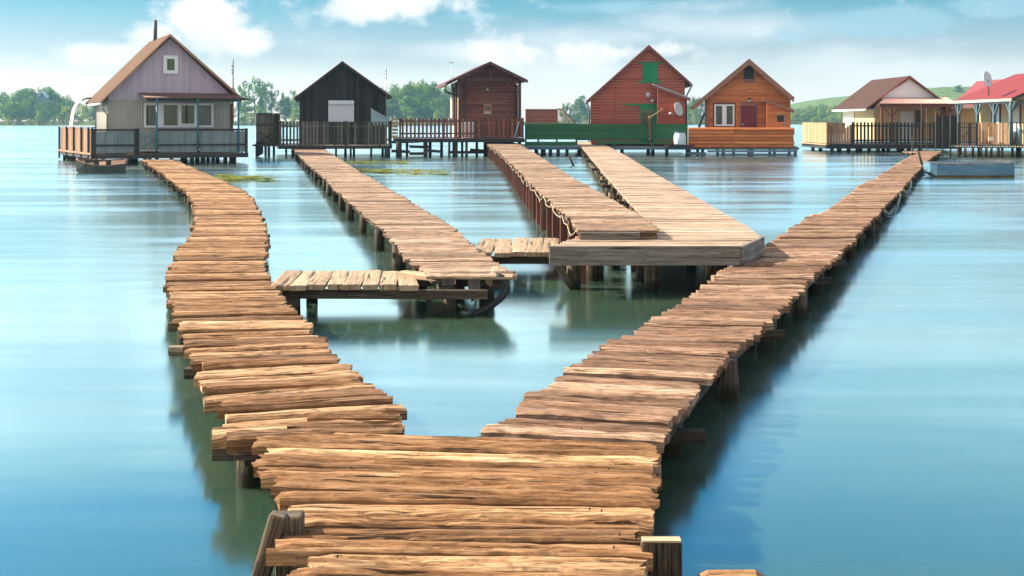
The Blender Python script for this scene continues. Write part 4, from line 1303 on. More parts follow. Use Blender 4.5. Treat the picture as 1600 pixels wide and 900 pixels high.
# ------------------------------------------------------------------ the lilac house (far left)
def lilac_house():
    d = 45.6
    f = Frame(265, d, 25)
    e = thing('stilt_house', 'lilac gabled house with grey corrugated lower walls and a row of white framed windows', 'house', f.p(0, 0, 0), 'lake houses on stilts')
    tl, zl = f.at(169, 150); tr, zr = f.at(361, 145)
    zdiv = f.at(169, 156.5)[1]
    rt, rz = f.at(266, 59)
    zb = .5
    zl = zr = (zl + zr) / 2
    dep = 4.2
    zm = f.at(265, 144.5)[1]
    mb = MB(); gable_body(mb, f, tl, tr, zb, zl, zr, rt, rz - .06, 0, dep); wl = mb.build('wall', M['corr_grey'], e)
    # lilac upper cladding, standing proud, and the corrugated lower front
    mb = MB()
    top = lambda t: rz - .05 - (abs(t - rt) / ((rt - tl) if t < rt else (tr - rt))) * (rz - zl) 
    zlow = zdiv
    clad_v(mb, f, -.01, tl + .02, tr - .02, zlow, lambda t: max(zlow + .03, top(t) + .03), .11, .03, .006)
    mb.build('upper_cladding', M['lilac'], e)
    def corr(nm, p00, p10, z0, z1, nw, mat, nrm, amp=.014):
        b = nw * 4 + 1
        P = np.zeros((b, 2, 3))
        for i in range(b):
            q = p00.lerp(p10, i / (b - 1)) + nrm * (amp * math.sin(i / 4 * 2 * math.pi) + amp + .004)
            P[i, 0] = (q.x, q.y, z0); P[i, 1] = (q.x, q.y, z1)
        mb = MB(); mb.sheet(P, .006, nrm); return mb.build(nm, M[mat], e)
    nf = f.p(0, -1, 0) - f.p(0, 0, 0); nl = f.p(-1, 0, 0) - f.p(0, 0, 0)
    corr('lower_cladding', f.p(tl, 0, 0), f.p(tr, 0, 0), zb, zlow, 46, 'corr_grey', nf)
    corr('lower_cladding', f.p(tl, 0, 0), f.p(tl, dep, 0), zb, zlow, 38, 'corr_grey', nl)
    # roof
    el, ez = f.at(157, 161, -.35); er, ez2 = f.at(376, 154, -.35)
    rt2, rz2 = f.at(265.5, 56, -.35)
    r = roof(f, e, rt2, rz2, el, ez, er, ez2, -.35, dep + .3, .05, 'roof_tile', 'roof_edge', .085, 34)
    c = f.p(rt - .15, 2.6, rz2 - .15)
    tubepart(r, 'chimney', 'chimney', [c, c + Vector((0, 0, .95))], .075, 10)
    # gutter and downpipe on the left corner
    tubepart(e, 'gutter', 'white_paint', [f.p(el + .02, -.3, ez - .03), f.p(el + .02, dep + .2, ez - .03)], .05)
    tubepart(e, 'downpipe', 'metal', [f.p(el + .04, -.12, ez - .06), f.p(el + .12, -.12, ez - .25), f.p(tl - .04, -.1, ez - .42), f.p(tl - .04, -.1, zb)], .035)
    # windows
    q = lambda px, py: f.at(px, py, -.03)
    t0, z1 = q(225, 161); t1, z0 = q(333, 199)
    mull = [(q(243.5, 0)[0], q(255.5, 0)[0]), (q(277.5, 0)[0], q(283, 0)[0]), (q(304.5, 0)[0], q(309, 0)[0])]
    w = window(e, f, -.03, t0, z0, t1, z1, 'white_paint', .07, mull)
    mb = MB()
    a0, b1 = q(280, 160.5); a1, b0 = q(306, 197)
    for (u0, u1, v0, v1) in ((a0, a1, b0 + .03, b0 + .09), (a0, a1, b1 - .09, b1 - .03), (a0, a0 + .07, b0 + .09, b1 - .09), (a1 - .07, a1, b0 + .09, b1 - .09)):
        fbox(mb, f, u0, u1, -.115, -.082, v0, v1)
    mb.build('sash', M['white_paint'], w)
    t0, z1 = q(255, 86.5); t1, z0 = q(278, 115.5)
    window(e, f, -.045, t0, z0, t1, z1, 'white_paint', .13)
    # corrugated porch roof over the front
    o1 = -1.25
    ta, za = f.at(216, 145, -.05); tb, zb2 = f.at(366, 145, -.05)
    tc, zc = f.at(229, 152, o1); td, zd = f.at(378, 152.5, o1)
    b = 48 * 4 + 1
    P = np.zeros((b, 2, 3))
    for i in range(b):
        k = i / (b - 1); h = .018 * math.sin(i / 4 * 2 * math.pi)
        P[i, 0] = f.p(ta + (tb + .1 - ta) * k, -.05, za + h); P[i, 1] = f.p(tc - .05 + (td - tc + .05) * k, o1, zc + h)
    mb = MB(); mb.sheet(P, .012, (0, 0, 1)); pr = mb.build('porch_roof', M['rust_roof'], e)
    mb = MB(); fbox(mb, f, tc, td, o1 + .06, o1 + .13, zc - .14, zc - .025); mb.build('porch_beam', M['dark_trim'], pr)
    for px in (245, 309, 372.5):
        t, _ = f.at(px, 200, o1 + .05)
        tubepart(e, 'porch_post', 'teal_trim', [f.p(t, o1 + .02, .42), f.p(t, o1 + .02, zc - .03)], .035)
    # side awning on the right, seen edge on, and a dark corner post
    P = np.zeros((33, 2, 3))
    for i in range(33):
        k = i / 32; h = .016 * math.sin(i / 4 * 2 * math.pi)
        P[i, 0] = f.p(tr - .05, .3 + 2.2 * k, za - .05 + h); P[i, 1] = f.p(tr + .85, .3 + 2.2 * k, za - .2 + h)
    mb = MB(); mb.sheet(P, .012, (0, 0, 1)); mb.build('side_awning', M['rust_roof'], e)
    mb = MB(); fbox(mb, f, tr - .02, tr + .07, -.06, .02, .45, zdiv - .1, 2); mb.build('corner_post', M['post_brown'], e)
    # mast with aerial bits
    m = f.p(tr + .12, .2, 0)
    zz = zat(93, m.y)
    a = thing('aerial_mast', 'thin brown aerial mast rising behind the right eave of the lilac house', 'aerial', (m.x, m.y, 2.0), 'aerial masts on the huts')
    tubepart(a, 'pole', 'post_brown', [(m.x, m.y, 1.5), (m.x, m.y, zz)], [.03, .02], 6)
    for k in (.25, .42, .52):
        tubepart(a, 'clip', 'iron', [(m.x - .06, m.y, zz - k), (m.x + .02, m.y, zz - k)], .022, 6)
    # deck
    FL, FR, BL, BR = xy(146.5, 43.6), xy(386, 45.6), xy(95, 49.5), xy(330, 53)
    zd_ = .37
    posts = []
    for px, dd in ((150, 43.8), (161, 44), (193, 44.2), (196, 46), (203, 46.5), (208, 46), (213, 46.5), (227, 44.5), (234, 47), (245, 44.5), (268, 45), (285, 45.2), (290, 48), (300, 45.2), (308, 47), (317, 45.3), (325, 48), (333, 45.4), (340, 47), (352, 45.5), (361, 46), (366, 45.6),
                   (101, 49.0), (107, 48.4), (112, 48.2), (117, 47.4), (124, 46.8), (129, 46.4), (134, 45.4), (139, 44.8)):
        posts.append((xy(px, dd), .075))
    stilt_deck('stilt_deck', 'dark edged deck on many stilts under the lilac house', [FL, FR, BR, BL], zd_, .12, 'old_board', posts, edge=('dark_trim', .15))
    # railing
    g = thing('deck_railing', 'teal grey panelled railing along the front of the lilac house', 'railing', (FL.x, FL.y, zd_), 'railings and fences of the lake houses')
    zt = zat(203, 44.2)
    seg = lambda px: FL.lerp(FR, (px - 146.5) / (386 - 146.5))
    for a_, b_ in ((146.5, 209), (245, 309), (309, 385)):
        mb = MB(); boards_line(mb, seg(a_ + 1) , seg(b_ - 1), zd_ + .05, zt - .05, .10, .004, .018, .0); mb.build('panel', M['teal_panel'], g)
    mb = MB(); boards_line(mb, seg(214), seg(243), zd_ + .08, zt - .02, .06, .055, .02, .01); rail(mb, seg(213), seg(244), zt - .22, .06, .03, .03); rail(mb, seg(213), seg(244), zd_ + .22, .06, .03, .03)
    mb.beam(Vector((seg(215).x, seg(215).y - .04, zd_ + .2)), Vector((seg(242).x, seg(242).y - .04, zt - .25)), .03, .05, up=(0, 1, 0)); mb.build('gate', M['teal_panel'], g)
    mb = MB()
    for a_, b_ in ((146, 210), (243, 386)):
        rail(mb, seg(a_), seg(b_), zt, .07, .07); rail(mb, seg(a_), seg(b_), zd_ + .33, .06, .04, .04)
    mb.build('rail', M['dark_trim'], g)
    for px in (147.5, 209.5, 213.5, 385):
        mb = MB(); p = seg(px); mb.box((p.x, p.y, (zd_ + zt) / 2), (.09, .09, zt - zd_ + .1), None, 2); mb.build('post', M['dark_trim'], g)
    mb = MB()
    rail(mb, FR, FR.lerp(BR, .35), zt, .05, .04); rail(mb, FR, FR.lerp(BR, .35), zd_ + .3, .05, .04)
    for k in (.12, .24, .35):
        p = FR.lerp(BR, k); mb.box((p.x, p.y, (zd_ + zt) / 2), (.05, .05, zt - zd_), None, 2)
    mb.build('side_rail', M['dark_trim'], g)
    g = thing('board_fence', 'sunlit brown board fence with black posts on the left side of the lilac house', 'fence', (BL.x, BL.y, zd_), 'railings and fences of the lake houses')
    mb = MB(); boards_line(mb, BL, FL, zd_ + .02, zt + .05, .16, .012, .02, .02); mb.build('boards', M['old_board'], g)
    for k in (0, .25, .47, .70, .9, 1.0):
        p = BL.lerp(FL, k) + Vector((-.05, -.03, 0)); mb = MB(); mb.box((p.x, p.y, (zd_ + zt) / 2 - .1), (.06, .06, zt - zd_ + .4), None, 2); mb.build('post', M['dark_trim'], g)
    mb = MB(); rail(mb, BL, FL, zt + .09, .035, .10); rail(mb, BL, FL, zd_ + .02, .07, .10, .06); mb.build('rail', M['old_board'], g)
    # fibreglass slide curling from the eave to the water
    s = thing('curved_chute', 'pale curved sheet awning hanging down beyond the left eave of the lilac house', 'awning', (BL.x, BL.y + .4, zd_))
    prof = [(141, 154), (134, 155), (128, 157), (123, 162), (119, 169), (116.5, 178), (115, 188), (113.5, 198)]
    d0, d1 = 48.0, 49.2
    P = np.zeros((len(prof), 2, 3))
    for i, (px, py) in enumerate(prof):
        P[i, 0] = at(px - 1.0, py, d0); P[i, 1] = at(px - 4.5 - (1 if i > 2 else 4), py + (1.0 if i < 3 else 0), d1)
    P = np.stack([P[:, 0] + (P[:, 1] - P[:, 0]) * k for k in np.linspace(0, 1, 5)], 1)
    mb = MB(); mb.sheet(P, .02, (-.6, -.3, .7)); mb.build('sheet', M['cream'], s, smooth=False)
    tubepart(s, 'frame', 'iron', [at(143, 153, d0), at(134, 154, d0), at(128, 156.4, d0)], .03, 6)
lilac_house()
def rowboat():
    c = gp(157, 270, 0)
    e = thing('rowing_boat', 'small brown wooden rowing boat with a dark green side floating by the lilac house', 'boat', (c.x, c.y, 0))
    # moored heeling a little towards us; its blunt bow points left and near
    ax = Vector((-.93, -.30, 0)).normalized()
    heel = Vector((-ax.y, ax.x, 0)) * -1                      # towards the far side
    ay = (heel * math.cos(R(9)) + Vector((0, 0, math.sin(R(9))))).normalized()
    L = 1.15
    def ring(s, wid, zk, zt, fl):
        p = c + ax * s + Vector((0, .25, 0))
        return [p - ay * wid + Vector((0, 0, zt)), p - ay * wid * fl + Vector((0, 0, zk)), p + ay * wid * fl + Vector((0, 0, zk)), p + ay * wid + Vector((0, 0, zt))]
    st = [ring(-.55 * L, .40, -.05, .31, .75), ring(-.2 * L, .47, -.12, .28, .75), ring(.2 * L, .46, -.12, .29, .7), ring(.46 * L, .33, -.06, .33, .6), ring(.66 * L, .13, .08, .39, .5)]
    vs = [p for r in st for p in r]; fs = []
    for i in range(len(st) - 1):
        for j in range(3):
            fs.append((i * 4 + j, i * 4 + j + 1, i * 4 + j + 5, i * 4 + j + 4))
    n = len(st) * 4
    fs += [(0, 3, 2, 1), (n - 4, n - 3, n - 2, n - 1)]
    mb = MB(); mb.raw(vs, fs, [(p.x * 1.2, p.z * 3) for f_ in fs for p in [vs[i] for i in f_]], [.5] * len(fs))
    h = mb.build('hull', M['boat_green'], e)
    so = h.modifiers.new('solid', 'SOLIDIFY'); so.thickness = .03; so.offset = 1
    mb = MB()
    top = [r[0] for r in st] + [r[3] for r in st][::-1]
    for a, b in zip(top, top[1:] + top[:1]):
        mb.beam(a + Vector((0, 0, .015)), b + Vector((0, 0, .015)), .07, .035)
    mb.build('gunwale', M['boat_wood'], e)
    for a, b, nm in ((0, 1, 'stern_deck'), (3, 4, 'bow_deck')):
        mb = MB(); u = Vector((0, 0, .004)); mb.prism([st[a][0] + u, st[b][0] + u, st[b][3] + u, st[a][3] + u], (0, 0, -.03)); mb.build(nm, M['boat_wood'], e)
    for s, w in ((.02, .45), (.33, .42)):
        mb = MB(); p = c + ax * s * L + Vector((0, .25, .25)); mb.beam(p - ay * w, p + ay * w, .20, .03); mb.build('seat', M['boat_wood'], e)
rowboat()

# ------------------------------------------------------------------ black hut with a white shutter
def black_hut():
    d = 55.5
    f = Frame(535, d, 8)
    e = thing('stilt_hut', 'black stained gabled hut with a white roller shutter', 'house', f.p(0, 0, 0), 'lake houses on stilts')
    tl, zl = f.at(468, 150.5); tr, zr = f.at(604, 150.5); rt, rz = f.at(535, 100)
    zl = zr = (zl + zr) / 2
    zb = .55
    mb = MB(); gable_body(mb, f, tl, tr, zb, zl, zr, rt, rz, 0, 4.0)
    top = lambda t: rz - .02 - abs(t - rt) / (rt - tl) * (rz - zl)
    clad_v(mb, f, 0, tl, tr, zb, lambda t: top(t), .15, .022, .012); mb.build('wall', M['black_wood'], e)
    el, ez = f.at(460, 155, -.3); er, ez2 = f.at(612, 153, -.3); r2, rz2 = f.at(535, 98, -.3)
    roof(f, e, r2, rz2, el, ez, er, ez2, -.3, 4.2, .05, 'dark_trim', 'maroon_dark', .12)
    tubepart(e, 'gutter', 'pine', [f.p(el + .05, -.2, ez - .03), f.p(el + .05, 4.1, ez - .03)], .045)
    q = lambda px, py: f.at(px, py, -.05)
    t0, z1 = q(513, 157); t1, z0 = q(553, 190)
    s = MB(); 
    n = 14
    for i in range(n):
        a = z0 + (z1 - .16 - z0) * i / n; b = z0 + (z1 - .16 - z0) * (i + 1) / n - .006
        fbox(s, f, t0 + .04, t1 - .04, -.055, -.03, a, b)
    sh = s.build('roller_shutter', M['shutter'], e)
    s = MB(); fbox(s, f, t0, t1, -.15, -.024, z1 - .16, z1); fbox(s, f, t0, t0 + .045, -.08, -.024, z0, z1 - .16, 2); fbox(s, f, t1 - .045, t1, -.08, -.024, z0, z1 - .16, 2); s.build('shutter_box', M['shutter'], sh)
    # lean-to in pale blue sheet at the right
    o = -.8
    mb = MB()
    P = [f.w(581, 171, o), f.w(611, 190.5, o), f.w(611, 195, o), f.w(581, 195, o)]
    mb.prism(P[::-1], f.p(0, .03, 0) - f.p(0, 0, 0), (0, 0, 1)); w = mb.build('lean_to', M['blue_sheet'], e)
    mb = MB(); mb.beam(P[0] + Vector((-.05, -.03, .03)), P[1] + Vector((.1, -.03, 0)), .06, .06); mb.beam(P[0] + Vector((0, -.03, .03)), P[3] + Vector((0, -.03, -.6)), .06, .06, up=(0, 1, 0)); mb.build('trim', M['blue_sheet'], w)
    a = thing('aerial_mast', 'slender pale aerial mast at the right corner of the black hut', 'aerial', f.p(tr, 0, 2), 'aerial masts on the huts')
    m = f.p(tr - .02, -.15, 0); zt = zat(104, m.y)
    tubepart(a, 'pole', 'metal', [(m.x, m.y, .9), (m.x, m.y, zt)], .022, 6)
    for k in (.18, .32, .5):
        tubepart(a, 'element', 'metal', [(m.x - .13, m.y, zt - k), (m.x + .03, m.y, zt - k)], .012, 5)
    # deck and fences
    zd_ = .50
    FL, FR = xy(437, 52.6), xy(611, 53.4)
    BL, BR = xy(432, 59), xy(598, 60)
    posts = [(xy(505, 53), .10), (xy(605, 53.2), .12), (xy(447, 52.8), .05), (xy(457, 53.2), .05), (xy(525, 56), .05), (xy(540, 56), .06), (xy(548, 57), .05), (xy(553, 56), .05), (xy(580, 55), .05), (xy(470, 55), .05), (xy(598, 56), .06)]
    stilt_deck('stilt_deck', 'deck on a few thick dark stilts under the black hut', [FL, FR, BR, BL], zd_, .12, 'grey_picket', posts, edge=('dark_trim', .14))
    g = thing('picket_fence', 'grey wooden picket fence in front of the black hut', 'fence', (FL.x, FL.y, zd_), 'railings and fences of the lake houses')
    seg = lambda px: FL.lerp(FR, (px - 437) / (611 - 437))
    zt = zat(190, 53)
    mb = MB(); boards_line(mb, seg(471), seg(611), zd_ + .03, zt, .095, .05, .022, .03); mb.build('pickets', M['grey_picket'], g)
    mb = MB(); boards_line(mb, seg(440), seg(467), zd_ + .03, zt, .085, .06, .022, .015); mb.build('pickets', M['grey_picket'], g)
    mb = MB(); rail(mb, seg(440), seg(611), zt - .2, .08, .04, -.03); rail(mb, seg(440), seg(611), zd_ + .25, .08, .04, -.03); mb.build('rail', M['grey_picket'], g)
    for px, m in ((468.5, 'maroon_dark'), (437.5, 'grey_picket'), (610, 'grey_picket'), (540, 'grey_picket')):
        mb = MB(); p = seg(px); mb.box((p.x, p.y + .05, (zd_ + zt) / 2), (.10, .08, zt - zd_ + .06), None, 2); mb.build('post', M[m], g)
    mb = MB(); boards_line(mb, FL + Vector((-.02, .1, 0)), FL.lerp(BL, .5), zd_ - .05, zt + .05, .13, .01, .022, .02); mb.build('side_boards', M['pine'], g)
    # outhouse on the left
    o = thing('outhouse', 'small dark plank outhouse standing on props left of the black hut', 'outhouse', (xy(418, 54).x, 54, 0))
    A, B, dd = xy(400.5, 53.6), xy(434.5, 53.6), Vector((-.1, 1.0, 0))
    z0, z1 = zat(225, 53.6), zat(179, 53.6)
    mb = MB(); boards_line(mb, A, B, z0, z1, .16, .006, .03, .01); boards_line(mb, A, A + dd, z0, z1, .16, .006, .03, .01); boards_line(mb, B, B + dd, z0, z1, .16, .006, .03, .01); boards_line(mb, A + dd, B + dd, z0, z1, .16, .006, .03, .01); mb.build('wall', M['grey_picket'], o)
    mb = MB(); mb.prism([Vector((p.x, p.y, z1 + .01)) for p in (A + Vector((-.05, -.08, 0)), B + Vector((.05, -.08, 0)), B + dd + Vector((.05, .08, 0)), A + dd + Vector((-.05, .08, 0)))], (0, 0, .05)); mb.build('roof', M['dark_trim'], o)
    mb = MB(); rail(mb, A, B, z1 - .45, .09, .03, .035); mb.beam(Vector((A.x + .1, A.y - .04, z0 + .1)), Vector((B.x - .1, B.y - .04, z0 + .55)), .03, .07, up=(0, 1, 0)); mb.beam(Vector((B.x - .1, B.y - .045, z0 + .1)), Vector((A.x + .1, A.y - .045, z0 + .55)), .03, .07, up=(0, 1, 0)); rail(mb, A, B, z0 + .05, .09, .03, .035); mb.build('brace', M['dark_trim'], o)
    mb = MB(); mb.prism([(A + Vector((-.15, -.1, 0))) + Vector((0, 0, z0 - .02)), B + Vector((.1, -.1, z0 - .02)), B + dd + Vector((.1, .1, z0 - .02)), A + dd + Vector((-.15, .1, z0 - .02))], (0, 0, -.08)); mb.build('floor', M['dark_trim'], o)
    mb = MB(); mb.prism([at(399, 224, 53.55), at(399, 247, 53.55), at(411, 240, 53.55), at(411, 222, 53.55)], (0, .05, 0), (0, 0, 1)); mb.build('skirt_board', M['black_wood'], o)
    for px in (415, 420, 428):
        mb = MB(); p = xy(px, 54.2); mb.tube([(p.x, p.y, -.7), (p.x, p.y, z0)], .06, 8, wob=.1); mb.build('post', M['post_dark'], o)
    tubepart(o, 'vent_pipe', 'iron', [at(406, 181, 54), at(406, 172, 54)], .03, 6)
black_hut()

# ------------------------------------------------------------------ maroon hut with a porch
def maroon_hut():
    d = 54.6
    f = Frame(766, d, 9)
    e = thing('stilt_hut', 'small dark maroon timber hut with an open porch gable and tiny window', 'house', f.p(0, 0, 0), 'lake houses on stilts')
    tl, _ = f.at(717, 150); tr, _ = f.at(813, 150)
    zb = .85
    rt, rz = f.at(766, 98.5); _, zl = f.at(717, 124.5); zr = zl
    back = .75
    # body behind the porch
    mb = MB(); gable_body(mb, f, tl + .05, tr - .05, zb, zl - .1, zr - .1, rt, rz - .15, back, 4.0)
    wl = mb.build('wall', M['cream'], e)
    mb = MB(); q = lambda px, py, o=back: f.at(px, py, o)
    wt0, wz1 = q(755.5, 162.5); wt1, wz0 = q(767.5, 174.5)
    clad_h(mb, f, back, tl + .05, tr - .05, zb, rz - .25, zl - .1, zr - .1, rt, rz - .15, .15, .03, .008, [(wt0, wz0, wt1, wz1)])
    mb.build('front_cladding', M['maroon_wood'], e)
    window(e, f, back - .035, wt0, wz0, wt1, wz1, 'roof_edge', .05)
    mb = MB(); fbox(mb, f, tl - .03, tl + .04, .95, 1.15, zb, zl - .12, 2); fbox(mb, f, tl - .04, tl + .04, 1.9, 2.5, zb + .5, zl - .3, 2); mb.build('side_trim', M['maroon_dark'], e)
    # porch: posts, braces, truss
    for t in (tl + .03, tr - .03):
        mb = MB(); fbox(mb, f, t - .06, t + .06, -.06, .06, zb, zl, 2); mb.build('porch_post', M['maroon_dark'], e)
    for t in (tl + .35, tr - .06):
        mb = MB(); fbox(mb, f, t - .05, t + .05, back - .16, back - .05, zb, zl - .2, 2); mb.build('porch_post', M['maroon_dark'], e)
    mb = MB(); fbox(mb, f, tl - .05, tr + .05, -.075, .075, zl - .08, zl + .08); fbox(mb, f, rt - .06, rt + .06, -.05, .05, zl + .08, rz - .2, 2)
    for s, t in ((1, tl + .05), (-1, tr - .05)):
        mb.beam(f.p(t, 0, zl - .62), f.p(t + s * .6, 0, zl - .08), .07, .08, up=(0, 1, 0))
    mb.build('truss', M['maroon_dark'], e)
    mb = MB(); clad_h(mb, f, .25, tl, tr, zl + .1, rz - .2, zl, zr, rt, rz - .05, .12, .02); mb.build('gable_cladding', M['maroon_wood'], e)
    el, ez = f.at(697, 132, -.35); er, ez2 = f.at(824.5, 128, -.35); r2, rz2 = f.at(766, 99, -.35)
    r = roof(f, e, r2, rz2, el, ez, er, ez2, -.35, 4.2, .06, 'rust_roof', 'maroon_dark', .14)
    tubepart(e, 'gutter', 'rust_roof', [f.p(el, -.3, ez - .03), f.p(el, 4.1, ez - .03)], .05)
    tubepart(e, 'downpipe', 'dark_trim', [f.p(el, -.1, ez - .06), f.p(el, -.1, ez - .32), f.p(tl - .05, .0, ez - .5)], .04)
    p = f.p(rt - .05, back - .12, q(0, 135)[1]); mb = MB(); mb.tube([p, p - Vector((0, 0, .1))], [.05, .07], 10); mb.build('porch_lamp', M['dish'], e, smooth=True)
    a = thing('aerial_mast', 'hair thin aerial mast behind the left eave of the maroon hut', 'aerial', f.p(tl, 2, 3), 'aerial masts on the huts')
    m = f.p(tl - .1, 2.0, 0); zt = zat(97, m.y)
    tubepart(a, 'pole', 'metal', [(m.x, m.y, 2.5), (m.x, m.y, zt)], .014, 6)
    tubepart(a, 'element', 'metal', [(m.x - .22, m.y, zt - .02), (m.x + .03, m.y, zt - .02)], .014, 5)
    # deck, fence
    zd_ = .80
    FL, FR = xy(620, 53.0), xy(818, 53.6)
    BL, BR = xy(616, 58.5), xy(806, 60)
    posts = [(xy(px, dd), r_) for px, dd, r_ in ((623, 53, .13), (665, 53.4, .10), (672, 54, .07), (702, 53.4, .05), (711, 53.6, .13), (722, 54, .06), (729, 53.5, .06), (636, 55, .06), (758, 55, .08), (690, 56, .06), (745, 56, .06), (795, 55, .07), (812, 53.8, .08))]
    stilt_deck('stilt_deck', 'tall deck with heavy crossed beams under the maroon hut', [FL, FR, BR, BL], zd_, .14, 'maroon_dark', posts, edge=('dark_trim', .16))
    g = thing('picket_fence', 'dark maroon picket fence with a gate in front of the maroon hut', 'fence', (FL.x, FL.y, zd_), 'railings and fences of the lake houses')
    seg = lambda px: FL.lerp(FR, (px - 620) / (818 - 620))
    zt = zat(185, 53.2); z0 = zd_ + .04
    for a_, b_ in ((626, 751), (776, 818)):
        mb = MB(); boards_line(mb, seg(a_), seg(b_), z0, zt, .09, .085, .022, .012); mb.build('pickets', M['maroon_wood'], g)
    mb = MB(); boards_line(mb, seg(754), seg(774), z0 + .05, zt, .09, .06, .022, .01); rail(mb, seg(753), seg(775), zt - .2, .06, .03, .03); rail(mb, seg(753), seg(775), z0 + .2, .06, .03, .03); mb.build('gate', M['maroon_wood'], g)
    mb = MB(); rail(mb, seg(624), seg(818), zt - .12, .07, .035, -.03); rail(mb, seg(624), seg(818), z0 + .18, .07, .035, -.03); mb.build('rail', M['maroon_dark'], g)
    for px in (625, 693, 752, 775, 817):
        mb = MB(); p = seg(px); mb.box((p.x, p.y + .05, (z0 + zt) / 2), (.08, .08, zt - z0 + .05), None, 2); mb.build('post', M['maroon_dark'], g)
    mb = MB()
    for k in range(6):
        z = z0 + .05 + k * .15
        rail(mb, FL + Vector((-.22, .05, 0)), FL + Vector((.05, .02, 0)), z, .11, .02)
    mb.build('side_boards', M['pine'], g)
    # clutter of low beams under the deck
    b = thing('beam_stack', 'rough dark timbers propped under the deck of the maroon hut', 'timber', (FL.x + .8, FL.y, 0))
    for (xa, ya), (xb, yb) in (((612, 236), (640, 237)), ((640, 229), (672, 230)), ((612, 222), (655, 221)), ((668, 235), (690, 237)), ((700, 238), (760, 238)), ((735, 234), (762, 236)), ((640, 240), (668, 240))):
        mb = MB(); mb.beam(at(xa, ya, 53.6), at(xb, yb, 53.9), .12, .12); mb.build('timber', M['post_dark'], b)
    w = MB(); p = f.p(tl + .32, -.1, 0); fbox(w, f, tl + .12, tl + .62, -.35, .0, zd_, zd_ + .72, 2); 
    tag(w.build('white_cabinet', M['white_paint'], bevel=.02), 'white cabinet behind the picket fence of the maroon hut', 'cabinet')
    sl = MB(); sl.tube([at(804, 214, 53.55), at(811, 190, 53.5)], .03, 6)
    tag(sl.build('blue_pole', M['blue_sheet'], smooth=True), 'blue pole leaning inside the right end of the maroon picket fence', 'pole')
maroon_hut()

